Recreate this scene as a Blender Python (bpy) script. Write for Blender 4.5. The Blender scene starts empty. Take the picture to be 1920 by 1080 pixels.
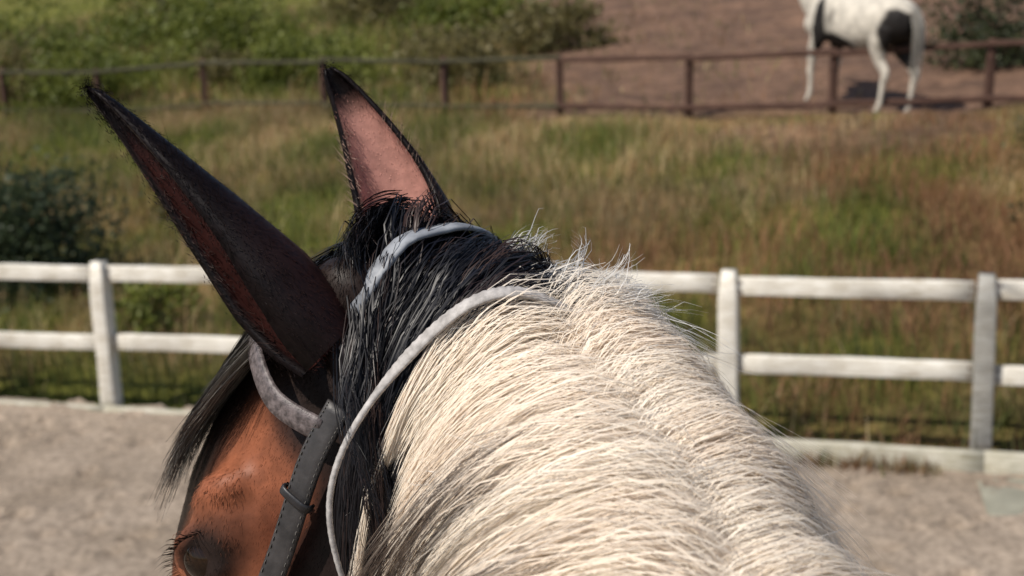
import bpy, math, random
import numpy as np
from mathutils import Vector, Matrix, Euler

random.seed(7)
RNG = np.random.default_rng(7)
SC = bpy.context.scene
COL = SC.collection

# ------------------------------------------------------------------ camera
CAM_H = 2.42
cam_d = bpy.data.cameras.new('camera')
cam = bpy.data.objects.new('camera', cam_d)
COL.objects.link(cam)
cam_d.sensor_width = 36.0
cam_d.lens = 45.0
cam_d.clip_start = 0.02
cam_d.clip_end = 900.0
cam.matrix_world = (Matrix.Translation((0, 0, CAM_H)) @
                    Euler((math.radians(90 - 10.4), 0, 0)).to_matrix().to_4x4() @
                    Matrix.Rotation(math.radians(-2.1), 4, 'Z'))
cam_d.dof.use_dof = True
cam_d.dof.focus_distance = 0.83
cam_d.dof.aperture_fstop = 9.0
SC.camera = cam

# ------------------------------------------------------------------ sky + sun
SUN_EL = math.radians(53)
SUN_AZ = math.radians(-122)          # from +Y, clockwise: behind the camera, to the left
world = bpy.data.worlds.new('World')
SC.world = world
world.use_nodes = True
wn = world.node_tree.nodes
wl = world.node_tree.links
sky = wn.new('ShaderNodeTexSky')
sky.sky_type = 'NISHITA'
sky.sun_disc = False
sky.sun_elevation = SUN_EL
sky.sun_rotation = SUN_AZ
bg = wn['Background']
bg.inputs['Strength'].default_value = 0.10
wl.new(sky.outputs['Color'], bg.inputs['Color'])
sun_d = bpy.data.lights.new('sun', 'SUN')
sun_d.energy = 4.7
sun_d.angle = math.radians(0.6)
sun_d.color = (1.0, 0.93, 0.83)
sun = bpy.data.objects.new('sun', sun_d)
COL.objects.link(sun)
sdir = Vector((math.sin(SUN_AZ) * math.cos(SUN_EL), math.cos(SUN_AZ) * math.cos(SUN_EL), math.sin(SUN_EL)))
sun.rotation_euler = sdir.to_track_quat('Z', 'Y').to_euler()
sun.location = (-6, -6, 12)
vs = SC.view_settings
vs.view_transform = 'Standard'
vs.look = 'None'
vs.exposure = 0.0
vs.gamma = 1.0
vs.use_curve_mapping = False

# ------------------------------------------------------------------ helpers
def N(v):
    v = np.asarray(v, float)
    return v / (np.linalg.norm(v, axis=-1, keepdims=True) + 1e-12)


def mesh_np(name, verts, faces, smooth=True):
    """fast mesh from numpy: faces (M,3) or (M,4) or a list of such arrays"""
    me = bpy.data.meshes.new(name)
    verts = np.asarray(verts, np.float32)
    if not isinstance(faces, (list, tuple)):
        faces = [faces]
    faces = [np.asarray(f, np.int32) for f in faces if len(f)]
    nl = sum(f.size for f in faces)
    nf = sum(len(f) for f in faces)
    me.vertices.add(len(verts))
    me.vertices.foreach_set('co', verts.ravel())
    me.loops.add(nl)
    me.loops.foreach_set('vertex_index', np.concatenate([f.ravel() for f in faces]))
    me.polygons.add(nf)
    tot = np.concatenate([np.full(len(f), f.shape[1], np.int32) for f in faces])
    start = np.concatenate([[0], np.cumsum(tot)[:-1]]).astype(np.int32)
    me.polygons.foreach_set('loop_start', start)
    me.polygons.foreach_set('loop_total', tot)
    if smooth:
        me.polygons.foreach_set('use_smooth', np.ones(nf, bool))
    me.update(calc_edges=True)
    return me


def color_attr(me, name, rgb):
    a = me.attributes.new(name, 'FLOAT_COLOR', 'POINT')
    c = np.ones((len(rgb), 4), np.float32)
    c[:, :3] = rgb
    a.data.foreach_set('color', c.ravel())


def link(name, me, mat=None, parent=None, loc=None, rot=None):
    o = bpy.data.objects.new(name, me)
    COL.objects.link(o)
    if mat and me is not None and not me.materials:
        me.materials.append(mat)
    if parent:
        o.parent = parent
    if loc is not None:
        o.location = loc
    if rot is not None:
        o.rotation_euler = rot
    return o


def tag(o, label, cat, group=None):
    o['label'] = label
    o['category'] = cat
    if group:
        o['group'] = group
    return o


def empty(name, loc=(0, 0, 0), rot=(0, 0, 0)):
    e = bpy.data.objects.new(name, None)
    e.empty_display_size = 0.1
    COL.objects.link(e)
    e.location = loc
    e.rotation_euler = rot
    return e


def smoothstep(a, b, x):
    t = np.clip((x - a) / (b - a), 0, 1)
    return t * t * (3 - 2 * t)


class VNoise:
    """smooth value noise in 2-D (vectorised)"""
    def __init__(self, seed, n=64):
        self.g = np.random.default_rng(seed).random((n, n))
        self.n = n

    def __call__(self, x, y):
        x = np.asarray(x, float)
        y = np.asarray(y, float)
        xi = np.floor(x).astype(int)
        yi = np.floor(y).astype(int)
        fx = x - xi
        fy = y - yi
        fx = fx * fx * (3 - 2 * fx)
        fy = fy * fy * (3 - 2 * fy)
        n = self.n
        g = self.g
        a = g[xi % n, yi % n]
        b = g[(xi + 1) % n, yi % n]
        c = g[xi % n, (yi + 1) % n]
        d = g[(xi + 1) % n, (yi + 1) % n]
        return (a * (1 - fx) + b * fx) * (1 - fy) + (c * (1 - fx) + d * fx) * fy

    def fbm(self, x, y, o=4):
        s = 0
        a = .5
        for _ in range(o):
            s = s + a * self(x, y)
            x = x * 2.03 + 11.3
            y = y * 2.03 + 5.7
            a *= .5
        return s / (1 - .5 ** o)


VN = VNoise(3)

# ------------------------------------------------------------------ materials
def new_mat(name):
    m = bpy.data.materials.new(name)
    m.use_nodes = True
    nt = m.node_tree
    return m, nt.nodes, nt.links, nt.nodes['Principled BSDF']


def noise_node(n, l, scale, detail=4, rough=.55, coord='Object', vec_scale=None):
    tc = n.new('ShaderNodeTexCoord')
    t = n.new('ShaderNodeTexNoise')
    t.inputs['Scale'].default_value = scale
    t.inputs['Detail'].default_value = detail
    t.inputs['Roughness'].default_value = rough
    if vec_scale:
        mp = n.new('ShaderNodeMapping')
        mp.inputs['Scale'].default_value = vec_scale
        l.new(tc.outputs[coord], mp.inputs['Vector'])
        l.new(mp.outputs['Vector'], t.inputs['Vector'])
    else:
        l.new(tc.outputs[coord], t.inputs['Vector'])
    return t


def ramp(n, l, src, stops):
    r = n.new('ShaderNodeValToRGB')
    e = r.color_ramp.elements
    while len(e) < len(stops):
        e.new(0.5)
    for el, (p, c) in zip(e, stops):
        el.position = p
        el.color = (*c, 1)
    l.new(src, r.inputs['Fac'])
    return r


def bump(n, l, src, b, strength=.3, dist=.01):
    bp = n.new('ShaderNodeBump')
    bp.inputs['Strength'].default_value = strength
    bp.inputs['Distance'].default_value = dist
    l.new(src, bp.inputs['Height'])
    l.new(bp.outputs['Normal'], b.inputs['Normal'])
    return bp


def mixcol(n, l, fac, a, b, mode='MIX'):
    m = n.new('ShaderNodeMix')
    m.data_type = 'RGBA'
    m.blend_type = mode
    if hasattr(fac, 'links'):
        l.new(fac, m.inputs[0])
    else:
        m.inputs[0].default_value = fac
    for v, i in ((a, 6), (b, 7)):
        if hasattr(v, 'links'):
            l.new(v, m.inputs[i])
        else:
            m.inputs[i].default_value = (*v, 1)
    return m.outputs[2]


def simple_noise_mat(name, stops, scale=20, rough=.8, bstr=.3, bdist=.004, vec_scale=None, detail=5, spec=.4, bscale=None):
    m, n, l, b = new_mat(name)
    t = noise_node(n, l, scale, detail, vec_scale=vec_scale)
    r = ramp(n, l, t.outputs['Fac'], stops)
    l.new(r.outputs['Color'], b.inputs['Base Color'])
    b.inputs['Roughness'].default_value = rough
    b.inputs['Specular IOR Level'].default_value = spec
    t2 = noise_node(n, l, bscale or scale * 3, 4, vec_scale=vec_scale)
    bump(n, l, t2.outputs['Fac'], b, bstr, bdist)
    return m


def attr_mat(name, rough=.75, spec=.3, trans=0.0, vary=None, bstr=0, bdist=.002, bscale=200, sheen=0, aniso=0):
    """pigment from the mesh's colour attribute; optional leaf translucency"""
    m, n, l, b = new_mat(name)
    a = n.new('ShaderNodeAttribute')
    a.attribute_name = 'pigment'
    src = a.outputs['Color']
    if vary:
        t = noise_node(n, l, vary[0], 4)
        r = ramp(n, l, t.outputs['Fac'], [(.3, (vary[1],) * 3), (.7, (vary[2],) * 3)])
        src = mixcol(n, l, 1.0, src, r.outputs['Color'], 'MULTIPLY')
    l.new(src, b.inputs['Base Color'])
    b.inputs['Roughness'].default_value = rough
    b.inputs['Specular IOR Level'].default_value = spec
    b.inputs['Sheen Weight'].default_value = sheen
    if aniso:
        b.inputs['Anisotropic'].default_value = aniso
    if bstr:
        t2 = noise_node(n, l, bscale, 4)
        bump(n, l, t2.outputs['Fac'], b, bstr, bdist)
    if trans:
        tr = n.new('ShaderNodeBsdfTranslucent')
        l.new(src, tr.inputs['Color'])
        mx = n.new('ShaderNodeMixShader')
        mx.inputs[0].default_value = trans
        l.new(b.outputs[0], mx.inputs[1])
        l.new(tr.outputs[0], mx.inputs[2])
        l.new(mx.outputs[0], n['Material Output'].inputs['Surface'])
    return m


M = {}
# sand of the riding arena
m, n, l, b = new_mat('arena_sand')
t1 = noise_node(n, l, 1.3, 5)
t2 = noise_node(n, l, 26, 6, .7)
r1 = ramp(n, l, t1.outputs['Fac'], [(.3, (.29, .235, .18)), (.7, (.46, .38, .305))])
r2 = ramp(n, l, t2.outputs['Fac'], [(.34, (.50, .48, .46)), (.60, (1.12, 1.10, 1.08))])
l.new(mixcol(n, l, 1, r1.outputs['Color'], r2.outputs['Color'], 'MULTIPLY'), b.inputs['Base Color'])
b.inputs['Roughness'].default_value = .95
b.inputs['Specular IOR Level'].default_value = .15
t3 = noise_node(n, l, 55, 5, .7)
bump(n, l, t3.outputs['Fac'], b, .8, .02)
M['sand'] = m

# hillside soil: pigment attribute (dry grass thatch, green, dirt) with fine mottling
m, n, l, b = new_mat('hill_soil')
a = n.new('ShaderNodeAttribute')
a.attribute_name = 'pigment'
t2 = noise_node(n, l, 5, 7, .7)
r2 = ramp(n, l, t2.outputs['Fac'], [(.3, (.45, .45, .45)), (.66, (1.30, 1.26, 1.2))])
t4 = noise_node(n, l, 1.1, 4, .6)
r4 = ramp(n, l, t4.outputs['Fac'], [(.35, (.66, .66, .68)), (.65, (1.15, 1.10, 1.05))])
c0 = mixcol(n, l, 1, a.outputs['Color'], r2.outputs['Color'], 'MULTIPLY')
l.new(mixcol(n, l, 1, c0, r4.outputs['Color'], 'MULTIPLY'), b.inputs['Base Color'])
b.inputs['Roughness'].default_value = .95
b.inputs['Specular IOR Level'].default_value = .1
t3 = noise_node(n, l, 14, 6, .7)
bump(n, l, t3.outputs['Fac'], b, .9, .06)
M['hill'] = m

# weathered white fence paint
def paint(name, lo, hi, dirt):
    m, n, l, b = new_mat(name)
    t1 = noise_node(n, l, 7, 6, .65)
    r1 = ramp(n, l, t1.outputs['Fac'], [(.3, lo), (.62, hi)])
    t2 = noise_node(n, l, 30, 6, .7, vec_scale=(.25, 3, 3))
    r2 = ramp(n, l, t2.outputs['Fac'], [(.34, dirt), (.55, (1, 1, 1))])
    l.new(mixcol(n, l, 1, r1.outputs['Color'], r2.outputs['Color'], 'MULTIPLY'), b.inputs['Base Color'])
    b.inputs['Roughness'].default_value = .55
    bump(n, l, t2.outputs['Fac'], b, .4, .003)
    return m
M['white'] = paint('white_fence_paint', (.66, .62, .54), (.80, .77, .70), (.62, .57, .48))
M['greywhite'] = paint('grey_post_paint', (.24, .235, .22), (.36, .35, .32), (.6, .56, .5))  # darker grey version of the fence paint, for a single post
M['dusty'] = paint('dusty_base_board', (.38, .36, .28), (.58, .55, .46), (.6, .57, .47))
M['brownwood'] = simple_noise_mat('dark_fence_wood', [(.3, (.045, .022, .015)), (.7, (.11, .055, .038))], 9, .85, .5, .01, vec_scale=(1, 1, 5))
M['concrete'] = simple_noise_mat('pale_concrete', [(.3, (.19, .185, .145)), (.7, (.29, .28, .22))], 9, .9, .5, .006)
M['leaf'] = attr_mat('leaves', .55, .35, .35)
M['grass'] = attr_mat('grass_blades', .65, .3, .35)
M['bark'] = simple_noise_mat('bush_stem_bark', [(.3, (.05, .035, .025)), (.7, (.13, .09, .06))], 30, .9, .5, .006)
M['coat'] = attr_mat('horse_coat', .46, .14, 0, vary=(90, .72, 1.2), bstr=.12, bdist=.0012, bscale=260)
M['farcoat'] = attr_mat('pinto_coat', .65, .2, 0, vary=(9, .68, 1.1), bstr=.4, bdist=.006, bscale=60)
M['mane'] = attr_mat('mane_hair', .45, .4, .32, aniso=.4)
M['fur'] = attr_mat('short_coat_hair', .55, .05, .05)
M['blackhair'] = attr_mat('black_hair', .40, .24, .0, aniso=.3)
M['leather'] = simple_noise_mat('black_leather', [(.3, (.010, .010, .012)), (.7, (.028, .027, .030))], 60, .42, .35, .0008, spec=.5)
M['cheekleather'] = simple_noise_mat('worn_brown_black_leather', [(.3, (.018, .017, .018)), (.7, (.055, .050, .050))], 70, .5, .35, .0008, spec=.5)
M['thread'] = simple_noise_mat('waxed_thread', [(.3, (.07, .065, .06)), (.7, (.15, .14, .13))], 200, .7)
M['greyleather'] = simple_noise_mat('sky_grey_strap', [(.36, (.14, .15, .17)), (.64, (.34, .36, .39))], 50, .5, .3, .001, spec=.35)  # sky reflection on the crown strap, put into its grey base colour
M['browband'] = simple_noise_mat('browband_leather', [(.35, (.05, .040, .040)), (.65, (.17, .14, .14))], 240, .45, .4, .001, spec=.5)
M['rope'] = simple_noise_mat('pale_rope', [(.3, (.25, .235, .225)), (.7, (.50, .475, .46))], 160, .7, .4, .001)
M['metal'] = None
m, n, l, b = new_mat('polished_buckle')
b.inputs['Base Color'].default_value = (.75, .74, .72, 1)
b.inputs['Metallic'].default_value = 1
t = noise_node(n, l, 60)
r = ramp(n, l, t.outputs['Fac'], [(.3, (.15,) * 3), (.7, (.3,) * 3)])
l.new(r.outputs['Color'], b.inputs['Roughness'])
M['metal'] = m
m, n, l, b = new_mat('dark_eye')
t = noise_node(n, l, 80)
r = ramp(n, l, t.outputs['Fac'], [(.3, (.008, .005, .004)), (.7, (.03, .015, .008))])
l.new(r.outputs['Color'], b.inputs['Base Color'])
b.inputs['Roughness'].default_value = .04
b.inputs['Specular IOR Level'].default_value = .28
M['eye'] = m
M['hoof'] = simple_noise_mat('hoof_horn', [(.3, (.05, .04, .035)), (.7, (.13, .11, .09))], 40, .6, .3, .002)

# ------------------------------------------------------------------ terrain
def y_white(x):
    return 8.865 - .311 * (x + 2.884)

def y_brown(x):
    return 17.74 - .474 * (x - 2.5)

def hill_z(x, y):
    x = np.asarray(x, float)
    y = np.asarray(y, float)
    a = y_white(x) + .25
    bb = y_brown(x)
    f = np.clip((y - a) / (bb - a), 0, 1)
    f = f * .75 + .25 * f * f * (3 - 2 * f)
    z = -.06 + smoothstep(-.12, .15, y - a) * .07 + 1.49 * f + .135 * np.maximum(y - bb, 0) ** 1.0
    z = z + (.16 * smoothstep(2.0, -8.0, x)) * f
    rough = smoothstep(0.0, 1.0, y - a)
    z = z + rough * ((VN.fbm(x * .45 + 9, y * .45) - .5) * .28 * np.minimum(1, (y - a) * .4 + .1) + (VN.fbm(x * 2.1, y * 2.1 + 4) - .5) * .07)
    return z

def zone(x, y):
    """0 dry .. 1 green, and dirt weight, as pigment maps of what grows where"""
    x = np.asarray(x, float)
    y = np.asarray(y, float)
    d = y - y_brown(x)
    nz = VN.fbm(x * .38 + 20, y * .38 + 3)
    nz2 = VN.fbm(x * .9 + 2, y * .9 + 30)
    left = smoothstep(1.2, -2.5, x + d * .12)
    green = np.clip(.24 + 1.5 * (nz2 - .5) * 2 + left * .35 + smoothstep(-1, 3, d) * left * .4
                    + .5 * smoothstep(1.6, .2, y - y_white(x)), 0, 1)
    dirt = smoothstep(-.25, .5, d + (nz - .5) * 1.2) * smoothstep(-.6, 1.2, x + (nz - .5) * 2 - .15)
    dirt = np.clip(dirt + .75 * smoothstep(.56, .72, nz) * smoothstep(1.0, 3.2, x), 0, 1)
    return green, dirt

def zone_color(x, y, r=None):
    g, d = zone(x, y)
    dry = np.array([.22, .15, .07])
    grn = np.array([.15, .16, .035])
    drt = np.array([.205, .132, .096])
    c = dry + (grn - dry) * g[..., None]
    return c + (drt - c) * d[..., None]

def grid_mesh(name, xs, ys, zf, colf=None):
    X, Y = np.meshgrid(xs, ys)
    V = np.stack([X.ravel(), Y.ravel(), zf(X, Y).ravel()], 1)
    nx, ny = len(xs), len(ys)
    i = (np.arange(ny - 1)[:, None] * nx + np.arange(nx - 1)[None]).ravel()
    F = np.stack([i, i + 1, i + nx + 1, i + nx], 1)
    me = mesh_np(name, V, F)
    if colf is not None:
        color_attr(me, 'pigment', colf(V[:, 0], V[:, 1]))
    return me

xs = np.concatenate([np.linspace(-260, -16, 30)[:-1], np.linspace(-16, 16, 200), np.linspace(16, 260, 30)[1:]])
ys = np.concatenate([np.linspace(-120, 4, 16)[:-1], np.linspace(4, 30, 200), np.linspace(30, 420, 60)[1:]])
hill = link('hillside', grid_mesh('hillside', xs, ys, hill_z, zone_color), M['hill'])
hill['kind'] = 'structure'

# arena sand with hoof prints
prints = []
for _ in range(1100):
    px, py = random.uniform(-7, 7), random.uniform(3.5, 10.5)
    prints.append((px, py, random.uniform(.05, .085), random.uniform(.016, .045), random.uniform(0, 6.28)))

def sand_z(X, Y):
    Z = .012 + (VN.fbm(X * 1.2, Y * 1.2) - .5) * .05 + (VN.fbm(X * 5, Y * 5 + 7) - .5) * .035 + (VN.fbm(X * 13, Y * 13) - .5) * .014
    x0, x1 = X[0, 0], X[0, -1]
    y0, y1 = Y[0, 0], Y[-1, 0]
    dx = X[0, 1] - X[0, 0]
    dy = Y[1, 0] - Y[0, 0]
    for px, py, r, dep, a in prints:
        i0, i1 = int((px - 2.2 * r - x0) / dx), int((px + 2.2 * r - x0) / dx) + 2
        j0, j1 = int((py - 2.2 * r - y0) / dy), int((py + 2.2 * r - y0) / dy) + 2
        if i0 < 0 or j0 < 0 or i1 >= X.shape[1] or j1 >= X.shape[0]:
            continue
        xx = X[j0:j1, i0:i1] - px
        yy = Y[j0:j1, i0:i1] - py
        u = xx * math.cos(a) + yy * math.sin(a)
        v = -xx * math.sin(a) + yy * math.cos(a)
        d = np.sqrt((u / (r * 1.15)) ** 2 + (v / r) ** 2)
        Z[j0:j1, i0:i1] += -dep * smoothstep(1.0, .6, d) + dep * .55 * np.exp(-((d - 1.25) / .25) ** 2)
    lim = Y - (y_white(X) - .02)
    return np.where(lim > -.5, Z + smoothstep(-.5, 0, lim) * (.035 - .02 * smoothstep(-2, 2.5, X)), Z)

def arena_mesh():
    # sheared grid that ends along the kerb line
    u = np.linspace(-7.5, 7.5, 440)
    v = np.linspace(-6.4, .03, 200)
    U, V_ = np.meshgrid(u, v)
    Z = sand_z_sheared(U, V_)
    edge_ = np.minimum(smoothstep(-6.4, -5.9, V_), np.minimum(smoothstep(-7.5, -7.0, U), smoothstep(7.5, 7.0, U)))
    Z = Z * edge_ - .075 * (1 - edge_)
    V = np.stack([U.ravel(), (V_ + y_white(U)).ravel(), Z.ravel()], 1)
    nx, ny = len(u), len(v)
    i = (np.arange(ny - 1)[:, None] * nx + np.arange(nx - 1)[None]).ravel()
    return mesh_np('arena_sand', V, np.stack([i, i + 1, i + nx + 1, i + nx], 1))

def sand_z_sheared(U, V_):
    xs_ = np.linspace(-7.6, 7.6, 608)
    ys_ = np.linspace(-1.0, 12, 520)
    XX, YY = np.meshgrid(xs_, ys_)
    ZZ = sand_z(XX, YY)
    fx = (U - xs_[0]) / (xs_[1] - xs_[0])
    fy = (V_ + y_white(U) - ys_[0]) / (ys_[1] - ys_[0])
    i = np.clip(fx.astype(int), 0, len(xs_) - 2)
    j = np.clip(fy.astype(int), 0, len(ys_) - 2)
    fx = fx - i
    fy = fy - j
    return (ZZ[j, i] * (1 - fx) + ZZ[j, i + 1] * fx) * (1 - fy) + (ZZ[j + 1, i] * (1 - fx) + ZZ[j + 1, i + 1] * fx) * fy

arena = link('arena_ground', arena_mesh(), M['sand'])
arena['kind'] = 'structure'
# the rest of the arena, under the camera and to the sides
far = []
def flat_sheet(x0, x1, y0, y1, z, nx=24, ny=24):
    return grid_mesh('arena_sheet', np.linspace(x0, x1, nx), np.linspace(y0, y1, ny), lambda X, Y: z + 0 * X)
def near_sheet():
    u = np.linspace(-40, 40, 121)
    v = np.linspace(-40, 0.0, 81)
    U, V_ = np.meshgrid(u, v)
    inside = (np.abs(U) < 6.5) & (V_ > -5.3)
    V = np.stack([U.ravel(), (V_ + y_white(U)).ravel(), (np.where(inside, -.055, -.02)).ravel()], 1)
    i = (np.arange(80)[:, None] * 121 + np.arange(120)[None]).ravel()
    return mesh_np('arena_ground', V, np.stack([i, i + 1, i + 122, i + 121], 1))
ns = link('arena_ground', near_sheet(), M['sand'])
ns['kind'] = 'structure'
# hillside drops below the arena there (it lies at -0.06 under both sheets)

# ------------------------------------------------------------------ box pieces
def board_mesh(name, lx, ly, lz, bev=.006, bow=0.0, segs=6, taper=1.0, z0=0.0, seed=0):
    """board along X (length lx), worn edges, slight bow; or a post when segs run along Z"""
    rr = np.random.default_rng(seed)
    prof = []
    hy, hz = ly / 2, lz / 2
    for sy, sz in ((-1, -1), (1, -1), (1, 1), (-1, 1)):
        cy, cz = sy * (hy - bev), sz * (hz - bev)
        a0 = math.atan2(sz, sy)
        for da in (-.78, 0, .78):
            a_ = a0 + da
            prof.append((cy + bev * math.cos(a_), cz + bev * math.sin(a_)))
    prof = np.array(prof)
    P = len(prof)
    V = []
    for k in range(segs + 1):
        x = -lx / 2 + lx * k / segs
        wob = bow * math.sin(math.pi * k / segs)
        j = rr.normal(0, .0018, (P, 2))
        for q in range(P):
            V.append((x, prof[q, 0] + j[q, 0], prof[q, 1] + wob + j[q, 1]))
    V = np.array(V)
    F = []
    for k in range(segs):
        for q in range(P):
            a_, b_ = k * P + q, k * P + (q + 1) % P
            F.append((a_, b_, b_ + P, a_ + P))
    T = []
    for q in range(1, P - 1):
        T.append((0, q + 1, q))
        T.append((segs * P, segs * P + q, segs * P + q + 1))
    return mesh_np(name, V, [np.array(F), np.array(T)], smooth=False)


def post_mesh(name, w, d, h, cap=True, seed=0):
    me = board_mesh(name, h, w, d, .010, 0, 7, seed=seed)
    co = np.empty(len(me.vertices) * 3, np.float32)
    me.vertices.foreach_get('co', co)
    co = co.reshape(-1, 3)
    V = np.stack([co[:, 1], co[:, 2], co[:, 0] + h / 2], 1)
    top = V[:, 2] > h - .001
    if cap:
        V[top, :2] *= .72
        V[top, 2] += .012
    me.vertices.foreach_set('co', V.ravel().astype(np.float32))
    me.flip_normals()
    me.update()
    return me

def loft_simple(r, t):
    """hexagonal bolt head facing -Y"""
    a_ = np.arange(6) * math.pi / 3
    v0 = np.stack([r * np.cos(a_), np.zeros(6), r * np.sin(a_)], 1)
    V = np.concatenate([v0, v0 * .85 + np.array([0, -t, 0]), [[0, -t * 1.15, 0]]])
    F = [np.array([(i, (i + 1) % 6, 6 + (i + 1) % 6, 6 + i) for i in range(6)]), np.array([(6 + i, 6 + (i + 1) % 6, 12) for i in range(6)])]
    return V, F

# ------------------------------------------------------------------ white arena fence
FL = np.array([-2.884, 8.865])
FR = np.array([2.688, 7.132])
DIR = (FR - FL) / 4
ANG = math.atan2(DIR[1], DIR[0])
SP = float(np.linalg.norm(DIR))
fence = empty('white_fence', (*FL, 0), (0, 0, ANG))
tag(fence, 'white painted two rail wooden fence with base board along the sand arena', 'fence')
wpost = [post_mesh('post', .115, .115, 1.13, seed=s) for s in (1, 2)]
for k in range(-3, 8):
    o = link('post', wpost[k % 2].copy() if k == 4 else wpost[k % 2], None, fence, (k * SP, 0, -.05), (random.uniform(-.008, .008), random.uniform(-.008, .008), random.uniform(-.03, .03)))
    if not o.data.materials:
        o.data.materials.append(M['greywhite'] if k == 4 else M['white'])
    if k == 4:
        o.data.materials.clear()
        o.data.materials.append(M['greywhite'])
        o['label'] = 'grey fence post'
rail_me = [board_mesh('rail', SP - .117, .042, .112, .007, bw, 8, seed=s) for s, bw in ((11, -.006), (12, .004), (13, -.003))]
base_me = [board_mesh('base_board', SP - .002, .05, .20, .008, 0, 8, seed=s) for s in (21, 22)]
KOFF = ([0, 1, 2, 3, 4, 5], [-.086, -.12, -.19, -.27, -.32, -.35])
M['bolt'] = simple_noise_mat('rusty_bolt', [(.3, (.06, .035, .025)), (.7, (.20, .13, .09))], 90, .7, .3, .001)
bV, bF = loft_simple(.009, .006)
bolt_me = mesh_np('bolt', bV, bF, smooth=False)
for k in range(-3, 7):
    for z in (1.0, .512):
        rl_ = link('rail', rail_me[(k + int(z * 2)) % 3], M['white'], fence, ((k + .5) * SP, .012, z + random.uniform(-.012, .012)), (random.uniform(-.02, .02), random.uniform(-.006, .006), 0))
        for e_ in (-1, 1):
            for dz in (-.028, .028):
                link('bolt', bolt_me, M['bolt'], rl_, (e_ * (SP / 2 - .078), -.0225, dz), (0, 0, 0))
    zb = .045 if k >= 2 else (.0 if k == 1 else -.035)
    o0, o1 = float(np.interp(k, KOFF[0], KOFF[1])), float(np.interp(k + 1, KOFF[0], KOFF[1]))
    link('base_board', base_me[k % 2], M['dusty'], fence, ((k + .5) * SP, (o0 + o1) / 2, zb), (0, 0, math.atan((o1 - o0) / SP)))
# concrete footing at the grey post
foot = board_mesh('footing', .60, .62, .14, .02, 0, 6, seed=31)
link('footing', foot, M['concrete'], fence, (4 * SP + .27, -.68, -.044), (0, 0, .05))

# ------------------------------------------------------------------ brown paddock fence
bf = empty('paddock_fence', (2.508, 17.737, 1.5))
tag(bf, 'low dark brown wooden rail fence in front of the dirt paddock', 'fence')
bx_posts = [(-8.9, 23.1), (-6.94, 22.24), (-4.97, 21.42), (-2.86, 20.5), (-.91, 19.58), (.79, 18.66), (2.51, 17.74), (4.28, 16.92), (6.01, 16.1), (7.8, 15.25), (9.6, 14.4)]
bpost = [post_mesh('post', .095, .095, 1.0, seed=s) for s in (41, 42)]
pw = []
for i, (x, y) in enumerate(bx_posts):
    z = float(hill_z(x, y))
    pw.append((x, y, z))
    o = link('post', bpost[i % 2], M['brownwood'], bf, (x - 2.508, y - 17.737, z - 1.5 - .15), (random.uniform(-.03, .03), random.uniform(-.03, .05), random.uniform(0, 1)))
brail = [board_mesh('rail', 1.0, .05, .075, .012, .0, 10, seed=s) for s in (51, 52, 53)]
grail = [m_.copy() for m_ in brail]
M['oldwood'] = simple_noise_mat('old_grey_wood', [(.3, (.035, .032, .018)), (.7, (.085, .078, .045))], 9, .9, .5, .01, vec_scale=(1, 1, 5))
for i in range(len(pw) - 1):
    a_, b_ = Vector(pw[i]), Vector(pw[i + 1])
    for hgt in (.80, .13):
        p = a_ + Vector((0, -.075, hgt + random.uniform(-.02, .02)))
        q = b_ + Vector((0, -.075, hgt + random.uniform(-.02, .02)))
        d = q - p
        o = link('rail', (brail if pw[i][0] > .5 else grail)[(i + int(hgt * 10)) % 3], M['brownwood'] if pw[i][0] > .5 else M['oldwood'], bf)
        o.location = (p + q) / 2 - Vector((2.508, 17.737, 1.5))
        o.rotation_euler = (0, -math.asin(d.z / d.length), math.atan2(d.y, d.x))
        o.scale = (d.length * 1.02, 1, 1 if pw[i][0] > .5 else .85)

# ------------------------------------------------------------------ hair / strand meshes
def strands_mesh(name, P, R, rgb, sides=3):
    """P (n,k,3) centre lines, R (n,k) radii, rgb (n,3) or (n,k,3)"""
    n_, k_, _ = P.shape
    T = np.gradient(P, axis=1)
    T = N(T)
    ref = np.zeros_like(T)
    ref[..., 2] = 1
    ref[np.abs(T[..., 2]) > .95] = (1, 0, 0)
    A = N(np.cross(T, ref))
    B = np.cross(T, A)
    ang = np.arange(sides) * 2 * math.pi / sides
    V = P[:, :, None] + R[:, :, None, None] * (A[:, :, None] * np.cos(ang)[None, None, :, None] + B[:, :, None] * np.sin(ang)[None, None, :, None])
    base = (np.arange(n_) * k_ * sides)[:, None, None]
    kk = (np.arange(k_ - 1) * sides)[None, :, None]
    s = np.arange(sides)[None, None]
    s2 = (s + 1) % sides
    F = np.stack([base + kk + s, base + kk + s2, base + kk + sides + s2, base + kk + sides + s], -1).reshape(-1, 4)
    me = mesh_np(name, V.reshape(-1, 3), F)
    if rgb.ndim == 2:
        rgb = np.repeat(rgb[:, None], k_, 1)
    color_attr(me, 'pigment', np.repeat(rgb[:, :, None], sides, 2).reshape(-1, 3))
    return me


def ribbons_mesh(name, P, W, Nr, rgb):
    """flat hair ribbons: P (n,k,3), W (n,k) half widths, Nr (n,k,3) facing"""
    n_, k_, _ = P.shape
    T = N(np.gradient(P, axis=1))
    S = N(np.cross(T, Nr))
    V = np.stack([P - S * W[..., None], P + S * W[..., None]], 2)
    o = (np.arange(n_) * k_ * 2)[:, None] + (np.arange(k_ - 1) * 2)[None]
    o = o.reshape(-1, 1)
    F = o + np.array([[0, 1, 3, 2]])
    me = mesh_np(name, V.reshape(-1, 3), F)
    if rgb.ndim == 2:
        rgb = np.repeat(rgb[:, None], k_, 1)
    color_attr(me, 'pigment', np.repeat(rgb[:, :, None], 2, 2).reshape(-1, 3))
    return me

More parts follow.
